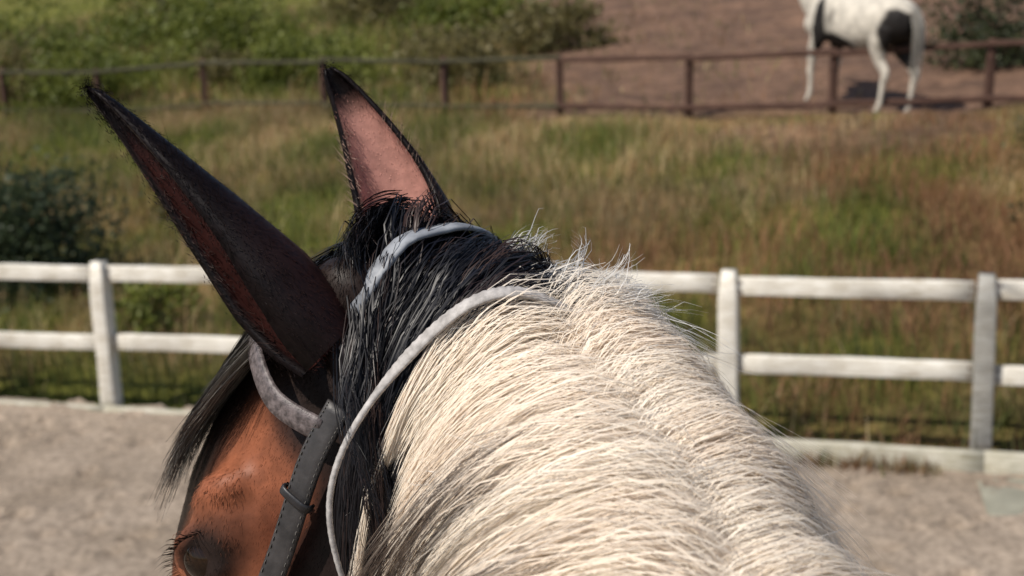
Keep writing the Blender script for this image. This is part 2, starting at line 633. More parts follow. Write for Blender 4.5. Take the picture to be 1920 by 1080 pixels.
def blades_mesh(name, base, h, w, lean, az, rgb, curl=1.0):
    """grass blades: 3 quads-ish ribbon each"""
    n_ = len(base)
    ts = np.array([0, .4, .75, 1.0])
    dirv = np.stack([np.cos(az), np.sin(az), np.zeros(n_)], 1)
    side = np.stack([-np.sin(az), np.cos(az), np.zeros(n_)], 1)
    tw = RNG.uniform(-1, 1, n_)
    side = N(side + dirv * tw[:, None])
    rows = []
    for i, t in enumerate(ts):
        c = base + np.array([0, 0, 1.0]) * (h * (t - .35 * lean * t * t))[:, None] + dirv * (h * lean * t ** 1.8)[:, None]
        ww = w * (1 - t ** 1.6) * .5
        if i < 3:
            rows += [c - side * ww[:, None], c + side * ww[:, None]]
        else:
            rows += [c]
    V = np.stack(rows, 1)
    o = (np.arange(n_) * 7)[:, None]
    Q = np.concatenate([o + np.array([[0, 1, 3, 2]]), o + np.array([[2, 3, 5, 4]])])
    Tt = o + np.array([[4, 5, 6]])
    me = mesh_np(name, V.reshape(-1, 3), [Q, Tt])
    color_attr(me, 'pigment', np.repeat(rgb[:, None], 7, 1).reshape(-1, 3))
    return me

# ------------------------------------------------------------------ horse anatomy
def catmull(pts, t):
    """pts (m,k); t in 0..m-1"""
    pts = np.asarray(pts, float)
    m_ = len(pts)
    i = np.clip(np.floor(t).astype(int), 0, m_ - 2)
    f = (t - i)[:, None]
    p0 = pts[np.maximum(i - 1, 0)]
    p1 = pts[i]
    p2 = pts[i + 1]
    p3 = pts[np.minimum(i + 2, m_ - 1)]
    return .5 * ((2 * p1) + (-p0 + p2) * f + (2 * p0 - 5 * p1 + 4 * p2 - p3) * f ** 2 + (-p0 + 3 * p1 - 3 * p2 + p3) * f ** 3)


class Neck:
    """neck as crest line + cross sections; th = 0 on the crest, + towards the horse's left"""
    def __init__(self, stations):
        self.s = np.asarray(stations, float)     # x y z h w
        self.m = len(self.s) - 1

    def frame(self, q):
        t = np.clip(q, 0, 1) * self.m
        v = catmull(self.s, t)
        e = .02
        T = N(catmull(self.s, np.clip(t + e, 0, self.m))[:, :3] - catmull(self.s, np.clip(t - e, 0, self.m))[:, :3])
        down = np.array([0, 0, -1.0])
        D = N(down - (T @ down)[:, None] * T)
        W = np.cross(D, T)       # horse's left
        return v[:, :3], T, D, W, v[:, 3], v[:, 4]

    def point(self, q, th, lift=0):
        C, T, D, W, h, w = self.frame(q)
        cz = (1 - np.cos(th)) / 2
        prof = .62 + .38 * np.sqrt(np.clip(cz, 0, 1))
        P = C + D * (h * cz)[:, None] + W * (w * prof * np.sin(th))[:, None]
        nrm = N(-D * np.cos(th)[:, None] * .8 + W * np.sin(th)[:, None])
        return P + nrm * np.asarray(lift)[..., None] if np.ndim(lift) else P + nrm * lift, nrm


def loft(rings):
    """list of (k,3) rings -> closed mesh arrays"""
    R_ = np.array(rings)
    n_, k, _ = R_.shape
    V = R_.reshape(-1, 3)
    F = []
    for i in range(n_ - 1):
        for j in range(k):
            a_, b_ = i * k + j, i * k + (j + 1) % k
            F.append((a_, b_, b_ + k, a_ + k))
    c0, c1 = len(V), len(V) + 1
    V = np.concatenate([V, R_[0].mean(0)[None], R_[-1].mean(0)[None]])
    T = [(c0, (j + 1) % k, j) for j in range(k)] + [(c1, (n_ - 1) * k + j, (n_ - 1) * k + (j + 1) % k) for j in range(k)]
    return V, [tuple(f) for f in F] + T


def ell_ring(c, A, B, a_, b_, k=20, p=1.0):
    th = np.arange(k) * 2 * math.pi / k
    cs, sn = np.cos(th), np.sin(th)
    cs = np.sign(cs) * np.abs(cs) ** p
    sn = np.sign(sn) * np.abs(sn) ** p
    return np.asarray(c) + np.outer(cs * a_, A) + np.outer(sn * b_, B)


class Parts:
    def __init__(self):
        self.V, self.F, self.n = [], [], 0

    def add(self, V, F):
        self.V.append(np.asarray(V))
        self.F += [tuple(i + self.n for i in f) for f in F]
        self.n += len(V)

    def tube(self, pts, rad, k=14):
        """pts list of centres, rad list of (across x, along y) radii, rings horizontal-ish by tangent"""
        pts = np.asarray(pts, float)
        rings = []
        for i, p in enumerate(pts):
            t = N(pts[min(i + 1, len(pts) - 1)] - pts[max(i - 1, 0)])
            B = N(np.array([0, 1, 0]) - t * t[1])
            A = np.cross(B, t)
            rings.append(ell_ring(p, A, B, rad[i][0], rad[i][1], k))
        self.add(*loft(rings))

    def ball(self, c, r, A=(1, 0, 0), B=(0, 1, 0), C=(0, 0, 1)):
        A, B, C = map(np.asarray, (A, B, C))
        rings = []
        for ph in np.linspace(-1.45, 1.45, 7):
            rings.append(ell_ring(np.asarray(c) + C * r[2] * math.sin(ph), A, B, r[0] * math.cos(ph), r[1] * math.cos(ph), 12))
        self.add(*loft(rings))


HEAD = [  # s, dorsal u, ventral u, half width, upper-width factor
    (-.055, -.030, -.13, .050),
    (-.020, .002, -.175, .064),
    (.03, .024, -.215, .074),
    (.09, .044, -.250, .086),
    (.15, .054, -.270, .096),
    (.20, .052, -.275, .099),
    (.26, .040, -.255, .090),
    (.32, .016, -.205, .072),
    (.38, .006, -.160, .058),
    (.45, -.004, -.135, .050),
    (.52, -.012, -.135, .052),
    (.575, -.024, -.135, .052),
    (.61, -.048, -.120, .040),
]


class HeadFrame:
    def __init__(self, P, F, U):
        self.P = np.asarray(P, float)
        self.F = N(F)
        U = np.asarray(U, float)
        self.U = N(U - self.F * (U @ self.F))
        self.L = np.cross(self.U, self.F)

    def pt(self, s, u, l):
        return self.P + np.multiply.outer(np.asarray(s, float), self.F) + np.multiply.outer(np.asarray(u, float), self.U) + np.multiply.outer(np.asarray(l, float), self.L)

    def local(self, X):
        d = np.asarray(X) - self.P
        return d @ self.F, d @ self.U, d @ self.L

    def top(self, s):
        h = np.array(HEAD)
        return np.interp(s, h[:, 0], h[:, 1]), np.interp(s, h[:, 0], h[:, 3])


def build_horse_mesh(neck, head, legs, ox, voxel, smooth_it=5, hind_y=0.0):
    P = Parts()
    # head
    rings = []
    for s, ud, uv, hw in HEAD:
        c = head.pt(s, (ud + uv) / 2, 0)
        k = 26
        th = np.arange(k) * 2 * math.pi / k
        up = np.cos(th)
        side = np.sin(th)
        # forehead broad, jaw narrower
        wid = np.where(up > 0, 1.0 - .22 * up ** 3, 1.0 - .34 * np.abs(up) ** 1.5)
        sgn = np.sign(side) * np.abs(side) ** .8
        rings.append(c + np.outer(up * (ud - uv) / 2, head.U) + np.outer(sgn * wid * hw, head.L))
    P.add(*loft(rings))
    for sd in (1, -1):
        # eye socket rim, cheek bone, jaw disc, ear butt, nostril
        P.ball(head.pt(.185, -.030, sd * .082), (.034, .026, .022), head.F, head.U, head.L)
        P.ball(head.pt(.160, -.012, sd * .078), (.030, .018, .022), N(head.F + .3 * head.U), head.U, head.L)
        for side_, bow in ((1, .0185), (-1, .017)):
            lid = [head.pt(.202 + .026 * x_, -.028 + side_ * bow * (1 - x_ * x_) , sd * (.099 - .012 * x_ * x_)) for x_ in np.linspace(-1, 1, 9)]
            P.add(*loft([ell_ring(c_, head.U, head.L, .0078, .0078, 8) for c_ in lid]))
        P.ball(head.pt(.27, -.065, sd * .064), (.075, .018, .022), head.F, head.U, head.L)
        P.ball(head.pt(.155, -.185, sd * .062), (.085, .075, .026), head.F, head.U, head.L)
        P.ball(head.pt(-.005, -.018, sd * .056), (.032, .034, .024), head.F, head.U, head.L)
        P.ball(head.pt(.56, -.045, sd * .036), (.03, .022, .018), head.F, head.U, head.L)
    # neck
    rings = []
    for q in np.linspace(0, 1, 26):
        th = np.arange(24) * 2 * math.pi / 24
        pt, _ = neck.point(np.full(24, q), th)
        rings.append(pt)
    lastr = rings[-1]
    cen = lastr.mean(0)
    for sc_, bk in ((.90, .08), (.72, .18), (.45, .28), (.2, .34)):
        rings.append(cen + (lastr - cen) * sc_ + np.array([0, -bk, -.02 - .25 * bk]))
    P.add(*loft(rings))
    # trunk: y, centre z, half width, half height
    tr = [(.36, 1.16, .10, .14), (.30, 1.18, .19, .24), (.18, 1.22, .235, .31), (.0, 1.25, .255, .36), (-.15, 1.24, .275, .375), (-.35, 1.20, .300, .365),
          (-.6, 1.18, .315, .36), (-.85, 1.20, .31, .345), (-1.05, 1.24, .29, .32), (-1.22, 1.26, .255, .29), (-1.36, 1.26, .19, .23), (-1.44, 1.25, .10, .14)]
    X = np.array([1., 0, 0])
    Z = np.array([0, 0, 1.])
    P.add(*loft([ell_ring((ox, y, z), X, Z, a_, b_, 24, .92) for y, z, a_, b_ in tr]))
    # withers, croup, breast
    P.ball((ox, -.1, 1.53), (.09, .30, .09))
    P.ball((ox, -1.0, 1.46), (.20, .30, .11))
    for sd in (-1, 1):
        P.ball((ox + sd * .10, .30, 1.13), (.10, .11, .15))
        P.ball((ox + sd * .17, .06, 1.16), (.09, .20, .30))
    for (sd, fore, dy) in legs:
        if fore:
            x = ox + sd * .15
            y = .10 + dy
            P.tube([(x + sd * .02, .08, 1.12), (x, .08 + dy * .3, .92), (x - sd * .01, y, .72), (x - sd * .015, y + .005, .54), (x - sd * .015, y + .015, .485), (x - sd * .015, y, .43), (x - sd * .015, y - .005, .30),
                    (x - sd * .015, y - .005, .20), (x - sd * .015, y, .155), (x - sd * .015, y + .03, .10), (x - sd * .015, y + .045, .075)],
                   [(.10, .16), (.085, .12), (.062, .078), (.045, .054), (.050, .056), (.038, .046), (.028, .038), (.031, .042), (.037, .047), (.033, .040), (.046, .052)])
        else:
            x = ox + sd * .15
            y = -1.30 + dy
            P.tube([(x, -1.10, 1.20), (x + sd * .01, -1.08 + dy * .3, 1.0), (x, -1.10 + dy * .5, .86), (x - sd * .01, y + .08, .72), (x - sd * .015, y - .02, .60), (x - sd * .015, y - .025, .54), (x - sd * .015, y + .00, .46), (x - sd * .015, y + .015, .32),
                    (x - sd * .015, y + .025, .21), (x - sd * .015, y + .035, .16), (x - sd * .015, y + .065, .10), (x - sd * .015, y + .08, .075)],
                   [(.14, .22), (.12, .19), (.09, .13), (.058, .085), (.046, .072), (.048, .066), (.038, .052), (.030, .041), (.032, .043), (.038, .047), (.034, .041), (.046, .053)])
    me = bpy.data.meshes.new('raw')
    me.from_pydata([tuple(v) for v in np.concatenate(P.V)], [], P.F)
    o = bpy.data.objects.new('raw', me)
    COL.objects.link(o)
    md = o.modifiers.new('r', 'REMESH')
    md.mode = 'VOXEL'
    md.voxel_size = voxel
    md.use_smooth_shade = True
    sm = o.modifiers.new('s', 'SMOOTH')
    sm.factor = .5
    sm.iterations = smooth_it
    dg = bpy.context.evaluated_depsgraph_get()
    dg.update()
    out = bpy.data.meshes.new_from_object(o.evaluated_get(dg))
    bpy.data.objects.remove(o)
    nv = len(out.vertices)
    co = np.empty(nv * 3, np.float32)
    out.vertices.foreach_get('co', co)
    nf = len(out.polygons)
    lt = np.empty(nf, np.int32)
    out.polygons.foreach_get('loop_total', lt)
    vi = np.empty(len(out.loops), np.int32)
    out.loops.foreach_get('vertex_index', vi)
    st = np.concatenate([[0], np.cumsum(lt)[:-1]])
    Q = np.stack([vi[st[lt == 4] + i] for i in range(4)], 1)
    T3 = np.stack([vi[st[lt == 3] + i] for i in range(3)], 1) if (lt == 3).any() else np.zeros((0, 3), np.int32)
    bpy.data.meshes.remove(out)
    return co.reshape(-1, 3).astype(float), Q, T3


def ear_mesh(base, axis, opening, length, width, bend, thick=.004, hf=(172, 150, 118, 92, 70)):
    """a cupped ear: shell with inner and outer side; returns V, F, inner mask"""
    axis = N(axis)
    O = N(np.asarray(opening) - axis * (np.asarray(opening) @ axis))
    S = np.cross(axis, O)
    nt, na = 26, 13
    ts = np.linspace(0, 1, nt)
    wp = np.interp(ts, [0, .1, .25, .5, .7, .85, .95, 1], [.80, .95, 1.0, .80, .58, .40, .27, .10]) * width
    half = np.radians(np.interp(ts, [0, .2, .4, .7, 1], hf))
    outer = np.zeros((nt, na, 3))
    inner = np.zeros((nt, na, 3))
    for i, t in enumerate(ts):
        c = np.asarray(base) + axis * (t * length) + np.asarray(bend) * (t * t) * length
        a_ = np.linspace(-half[i], half[i], na)
        rad = np.outer(-np.cos(a_), O) * 1.0 + np.outer(np.sin(a_), S)
        outer[i] = c + rad * wp[i]
        th = min(thick * (1.6 - .8 * t), wp[i] * .4)
        inner[i] = c + rad * (wp[i] - th)
    V = np.concatenate([outer.reshape(-1, 3), inner.reshape(-1, 3)])
    n0 = nt * na
    F = []
    for i in range(nt - 1):
        for j in range(na - 1):
            a_ = i * na + j
            F.append((a_, a_ + 1, a_ + na + 1, a_ + na))
            F.append((n0 + a_, n0 + a_ + na, n0 + a_ + na + 1, n0 + a_ + 1))
        for j in (0, na - 1):
            a_ = i * na + j
            q = (a_, a_ + na, n0 + a_ + na, n0 + a_)
            F.append(q if j == 0 else q[::-1])
    for j in range(na - 1):
        a_ = (nt - 1) * na + j
        F.append((a_, a_ + 1, n0 + a_ + 1, n0 + a_))
    inn = np.concatenate([np.zeros(n0), np.ones(n0)])
    tt = np.concatenate([np.repeat(ts, na)] * 2)
    edge = np.concatenate([np.tile(np.abs(np.linspace(-1, 1, na)), nt)] * 2)
    return V, np.array(F), inn, tt, edge

# ------------------------------------------------------------------ the ridden horse
HP = np.array([-.097, .885, 2.268])
head = HeadFrame(HP, (-.50, .22, -.84), (-.74, .38, .50))
OX = .05
neck = Neck([
    (-.088, .872, 2.274, .20, .068),
    (-.040, .850, 2.280, .25, .074),
    (.020, .795, 2.260, .29, .080),
    (.052, .715, 2.224, .33, .096),
    (.069, .630, 2.186, .37, .112),
    (.075, .530, 2.140, .42, .124),
    (.064, .400, 2.040, .50, .122),
    (.056, .240, 1.890, .58, .140),
    (.052, .060, 1.745, .66, .160),
    (.050, -.140, 1.640, .66, .170),
])
horse = empty('horse', (OX, -.5, 0))
tag(horse, 'dark bay horse with cream mane seen over its neck, ears pricked, head turned left', 'horse')
HV, HQ, HT = build_horse_mesh(neck, head, [(-1, True, .05), (1, True, -.04), (-1, False, -.05), (1, False, .10)], OX, .0066, 5)
s_, u_, l_ = head.local(HV)

def coat_color(V):
    s, u, l = head.local(V)
    n1 = VN.fbm(s * 22 + 40, l * 22 + u * 17 + 9)
    n2 = VN.fbm(V[:, 1] * 6 + 3, V[:, 2] * 6 + V[:, 0] * 5)
    c = np.tile(np.array([.018, .011, .009]), (len(V), 1))                 # black bay
    inhead = smoothstep(-.03, .05, s) * (s < .7) * (u > -.33) * (np.abs(l) < .2)
    bay = np.array([.25, .085, .042])
    w = inhead * smoothstep(.082, .118, s + (n1 - .5) * .03) * smoothstep(.024, -.004, u + (n1 - .5) * .012) * smoothstep(.40, .30, s)
    c = c + (bay * (.75 + .5 * n1[:, None]) - c) * w[:, None]
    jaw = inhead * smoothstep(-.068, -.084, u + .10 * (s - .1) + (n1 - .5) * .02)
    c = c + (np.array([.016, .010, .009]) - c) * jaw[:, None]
    hol = inhead * np.exp(-(((s - .150) / .035) ** 2 + ((u + .060) / .020) ** 2))  # shadow in the temple hollow, put into the coat colour
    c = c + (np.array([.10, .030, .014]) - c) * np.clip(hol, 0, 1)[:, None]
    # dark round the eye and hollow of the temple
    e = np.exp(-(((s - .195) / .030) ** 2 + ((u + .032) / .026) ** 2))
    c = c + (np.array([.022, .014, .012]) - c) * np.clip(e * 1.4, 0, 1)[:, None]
    # pale neck, chest and belly patches of a pinto
    z = V[:, 2]
    body = 1 - inhead
    pat = smoothstep(.50, .56, n2 + .06 * (V[:, 1] < 0)) * (V[:, 1] < .35)
    c = c + (np.array([.62, .56, .48]) - c) * (pat * body)[:, None]
    cr = neck.point(np.linspace(.23, .9, 60), np.zeros(60))[0]
    dd = np.min(np.linalg.norm(V[:, None] - cr[None], axis=2), axis=1)
    wn_ = smoothstep(.095, .06, dd + (n1 - .5) * .05)
    c = c + (np.array([.60, .51, .41]) - c) * wn_[:, None]
    hoof = (z < .085)
    c[hoof] = (.07, .055, .045)
    return c

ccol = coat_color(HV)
allV, allQ, allC = [HV], [HQ], [ccol]
off = len(HV)
for sd in (1, -1):
    if sd > 0:
        base = head.pt(.022, -.030, .076)
        axis = -.25 * head.F + .940 * head.U + .225 * head.L
        opening = np.array([-.62, -.62, -.45])
        wd, ln = .0325, .230
        lat = np.cross(N(axis), N(opening))
        bend = -.03 * N(opening)
        hf = [165, 140, 122, 100, 75]
    else:
        base = head.pt(-.005, -.012, -.062) + np.array([-.007, 0, 0])
        axis = -.50 * head.F + .865 * head.U + .0 * head.L
        opening = np.array([-.30, -1.0, .15])
        wd, ln = .036, .170
        lat = np.cross(N(axis), N(opening))
        axis = N(axis) + .13 * lat
        bend = -.13 * lat
        hf = [150, 112, 92, 80, 70]
    V, F, inn, tt, edge = ear_mesh(base, axis, opening, ln, wd, bend, hf=hf)
    nn = VN.fbm(tt * 9 + sd * 5, edge * 4)
    dark = np.array([.006, .0038, .0042])
    c = np.tile(dark, (len(V), 1)) * (.7 + .8 * nn[:, None])
    brown = np.array([.024, .009, .008])
    c = c + (brown - c) * (smoothstep(.75, .1, tt) * smoothstep(.9, .3, edge) * .8)[:, None]
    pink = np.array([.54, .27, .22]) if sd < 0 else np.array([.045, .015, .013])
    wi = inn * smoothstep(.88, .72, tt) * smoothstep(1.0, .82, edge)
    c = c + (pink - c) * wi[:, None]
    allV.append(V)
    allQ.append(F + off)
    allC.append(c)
    off += len(V)
me = mesh_np('body', np.concatenate(allV), [np.concatenate(allQ), HT])
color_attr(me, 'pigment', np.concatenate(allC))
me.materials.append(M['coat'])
horse_loc = np.array([OX, -.5, 0])

def local_mesh(me, origin):
    co = np.empty(len(me.vertices) * 3, np.float32)
    me.vertices.foreach_get('co', co)
    co = co.reshape(-1, 3) - np.asarray(origin, np.float32)
    me.vertices.foreach_set('co', co.ravel())
    me.update()
    return me

body = link('body', local_mesh(me, horse_loc), None, horse)

# short coat hair on the head and ears
nv_ = len(me.vertices)
vn_ = np.empty(nv_ * 3, np.float32)
me.vertex_normals.foreach_get('vector', vn_)
vn_ = vn_.reshape(-1, 3).astype(float)
vco = np.concatenate(allV)
vcol = np.concatenate(allC)
hs, hu, hl = head.local(vco)
isear = np.arange(nv_) >= len(HV)
sel = np.where(isear | ((hs > -.06) & (hs < .62) & (np.abs(hl) < .16) & (hu > -.34) & (hu < .12)))[0]
prob = np.where(isear[sel], 16, 6) * np.where(hl[sel] > -.05, 1, .34)
prob = np.maximum(prob, 1).astype(int)
idx_ = np.repeat(sel, prob)
nf_ = len(idx_)
flow = np.tile(head.F * 1.0 - head.U * .25, (nf_, 1))
eax = np.where((hl[idx_] > 0)[:, None], N(-.285 * head.F + .93 * head.U + .215 * head.L), N(-.5 * head.F + .86 * head.U))
flow = np.where(isear[idx_][:, None], eax, flow)
nn_ = vn_[idx_]
flow = flow + RNG.normal(0, .22, (nf_, 3))
tg = N(flow - nn_ * np.sum(flow * nn_, 1)[:, None])
sp_ = np.where(isear[idx_], .0035, .0035)[:, None]
b0 = vco[idx_] + tg * RNG.normal(0, 1, (nf_, 1)) * sp_ + np.cross(nn_, tg) * RNG.normal(0, 1, (nf_, 1)) * sp_
ln_ = RNG.uniform(.0022, .0044, (nf_, 1)) * np.where(isear[idx_], .75, 1.0)[:, None]
eyed = np.minimum(*[np.linalg.norm(b0 - head.pt(.202, -.028, k_ * .092), axis=1) for k_ in (1, -1)])
ln_ = ln_ * smoothstep(.014, .034, eyed)[:, None]
fp = np.stack([b0 - nn_ * .0005, b0 + tg * ln_ + nn_ * RNG.uniform(.0001, .0006, (nf_, 1))], 1)
fw = np.tile(np.array([.00026, .00006]), (nf_, 1))
fcol = np.clip(vcol[idx_] * RNG.uniform(.8, 1.25, (nf_, 1)), 0, .9)
einn = np.concatenate([np.zeros(len(HV)), inn, inn])
eedge = np.concatenate([np.zeros(len(HV)), edge, edge])
ett = np.concatenate([np.zeros(len(HV)), tt, tt])
rim = np.where((einn > .5) & (eedge > .60) & (ett > .05) & (ett < .72))[0]
ridx = np.repeat(rim, 7)
nr_ = len(ridx)
rb = vco[ridx] + RNG.normal(0, .0018, (nr_, 3))
rax = np.where((hl[ridx] > 0)[:, None], N(-.25 * head.F + .94 * head.U + .225 * head.L), N(-.5 * head.F + .86 * head.U))
rdir = N(rax * .8 + vn_[ridx] * .9 + RNG.normal(0, .3, (nr_, 3)))
rl = RNG.uniform(.006, .018, (nr_, 1))
rp = np.stack([rb, rb + rdir * rl + rax * rl * .25], 1)
rc = np.where((hl[ridx] > 0)[:, None], np.array([.03, .018, .016]), np.array([.30, .20, .16])) * RNG.uniform(.4, 1.2, (nr_, 1))
fp = np.concatenate([fp, rp])
fw = np.concatenate([fw, np.tile(np.array([.00022, .00004]), (nr_, 1))])
fcol = np.concatenate([fcol, rc])
nn_ = np.concatenate([nn_, vn_[ridx]])
fur = link('coat_hair', local_mesh(ribbons_mesh('coat_hair', fp, fw, np.repeat(nn_[:, None], 2, 1), fcol), horse_loc), M['fur'], horse)
fur['kind'] = 'stuff'

# eyes
def sphere_mesh(name, c, r, k=24, A=(1, 0, 0), B=(0, 1, 0), C=(0, 0, 1)):
    rings = [ell_ring(np.asarray(c) + np.asarray(C) * r * math.sin(p), A, B, r * math.cos(p), r * math.cos(p), k) for p in np.linspace(-1.5, 1.5, 14)]
    V, F = loft(rings)
    me = bpy.data.meshes.new(name)
    me.from_pydata([tuple(v) for v in V], [], F)
    me.polygons.foreach_set('use_smooth', np.ones(len(me.polygons), bool))
    return me
eyes = {}
for sd in (1, -1):
    eyes[sd] = link('eye', local_mesh(sphere_mesh('eye', head.pt(.202, -.028, sd * .0845), .021, 24, head.F, head.U, head.L), horse_loc), M['eye'], horse)

for sd in (1, -1):
    lp, lw, lnm = [], [], []
    for x_ in np.linspace(-.75, .8, 46):
        r0 = head.pt(.202 + .026 * x_, -.028 + .0165 * (1 - x_ * x_), sd * (.106 - .012 * x_ * x_))
        d0 = N(head.L * sd * .9 + head.U * RNG.uniform(.1, .5) + head.F * (x_ * .5 + RNG.normal(0, .15)))
        l0 = RNG.uniform(.010, .020)
        lp.append(np.stack([r0, r0 + d0 * l0 * .5, r0 + d0 * l0 - head.U * l0 * .25]))
        lw.append((.0004, .0003, .00005))
        lnm.append(np.tile(head.U, (3, 1)))
    link('eyelashes', local_mesh(ribbons_mesh('eyelashes', np.array(lp), np.array(lw), np.array(lnm), np.full((len(lp), 3), .012)), horse_loc), M['blackhair'], eyes[sd])['kind'] = 'stuff'

# ---- mane
def hair_walk(neck, q0, th0, side, length, K, lift_fn, qdrift, wave, seed, lump=0.0, fwd=0.0):
    """walk strands over the neck surface from the crest; returns P, normals (n,K,3)"""
    rr = np.random.default_rng(seed)
    n_ = len(q0)
    q = q0.copy()
    th = th0.copy()
    ds = length / (K - 1)
    P = np.zeros((n_, K, 3))
    Nn = np.zeros((n_, K, 3))
    ph = rr.uniform(0, 6.28, n_)
    fr = rr.uniform(.7, 1.3, n_)
    for k in range(K):
        t = k / (K - 1)
        lf = lift_fn(t, k * ds) + lump * (VN.fbm(q * 26 + 3, th * 2.2 + 40, 2) - .42) * min(1, t * 4)
        p, nrm = neck.point(q, th, lf)
        T = neck.frame(q)[1]
        wv = wave * t * np.sin(ph + t * 9 * fr)
        P[:, k] = p + T * wv[:, None]
        Nn[:, k] = nrm
        pa, _ = neck.point(q, th)
        pb, _ = neck.point(q, th + .02)
        g = np.linalg.norm(pb - pa, axis=1) / .02
        an = fwd * (1 - t) ** 1.3
        th = th + side * ds * np.cos(an) / np.maximum(g, .02)
        q = np.clip(q + qdrift * ds - np.sin(an) * ds / 1.3, 0, 1)
    return P, Nn

def clumped(nclump, per, K, make, spread, rad, rgbf, seed, tipw=.35, frizz=.0015, roll=.45, cutlo=.72):
    rr = np.random.default_rng(seed)
    G, GN = make(rr, nclump)                       # (nclump,K,3)
    n_ = nclump * per
    idx = np.repeat(np.arange(nclump), per)
    off = rr.normal(0, 1, (n_, 1, 3)) * spread
    t = np.linspace(0, 1, K)[None, :, None]
    conv = 1 - (1 - tipw) * np.sin(np.clip(t, 0, 1) * math.pi / 2) ** 1.5
    P = G[idx] + off * conv
    ph = rr.uniform(0, 6.28, (n_, 1, 3))
    am = rr.normal(0, 1, (n_, 1, 3)) * frizz
    P = P + am * np.sin(ph + t * rr.uniform(3, 11, (n_, 1, 1))) * t * 2
    cut = rr.uniform(cutlo, 1.0, n_)
    tt = np.linspace(0, 1, K)
    for_s = tt[None] * cut[:, None] * (K - 1)
    i0 = np.clip(for_s.astype(int), 0, K - 2)
    f = (for_s - i0)[..., None]
    ar = np.arange(n_)[:, None]
    P = P[ar, i0] * (1 - f) + P[ar, i0 + 1] * f
    Nr = GN[idx]
    T = N(np.gradient(P, axis=1))
    an = rr.normal(0, roll, (n_, 1, 1))
    Nr = N(Nr * np.cos(an) + np.cross(T, Nr) * np.sin(an))
    R = rad * rr.uniform(.6, 1.4, (n_, 1)) * (1 - .8 * tt[None] ** 2)
    return P, R, Nr, rgbf(rr, n_, idx, tt)

def cream(rr, n_, idx, tt):
    k = rr.random((idx.max() + 1, 1))[idx]
    a_ = np.array([.95, .88, .77])
    b_ = np.array([.86, .73, .60])
    return a_ + (b_ - a_) * np.clip(k * .7 + rr.normal(0, .16, (n_, 1)), 0, 1)

def cream_dark_tip(rr, n_, idx, tt):
    """gap shade between locks put into the colour: cream root, dark brown below"""
    c = cream(rr, n_, idx, tt)[:, None]
    st = rr.uniform(.12, .34, (idx.max() + 1, 1))[idx] + rr.normal(0, .05, (n_, 1))
    w = smoothstep(0, .18, tt[None] - st)[..., None]
    return c + (np.array([.050, .030, .022]) - c) * w * .95

def silver(rr, n_, idx, tt):
    return np.clip(np.array([.66, .64, .61]) + rr.normal(0, .1, (n_, 1)), .12, .85)

def black(rr, n_, idx, tt):
    k = rr.random((idx.max() + 1, 1))[idx]
    return np.clip(np.array([.010, .010, .013]) + np.array([.030, .014, .008]) * smoothstep(.7, .95, k) + rr.normal(0, .003, (n_, 1)), .003, .08)

def join_sets(sets):
    sets = [(*s_[:3], np.repeat(s_[3][:, None], s_[0].shape[1], 1) if s_[3].ndim == 2 else s_[3]) for s_ in sets]
    return [np.concatenate([s_[i] for s_ in sets]) for i in range(4)]

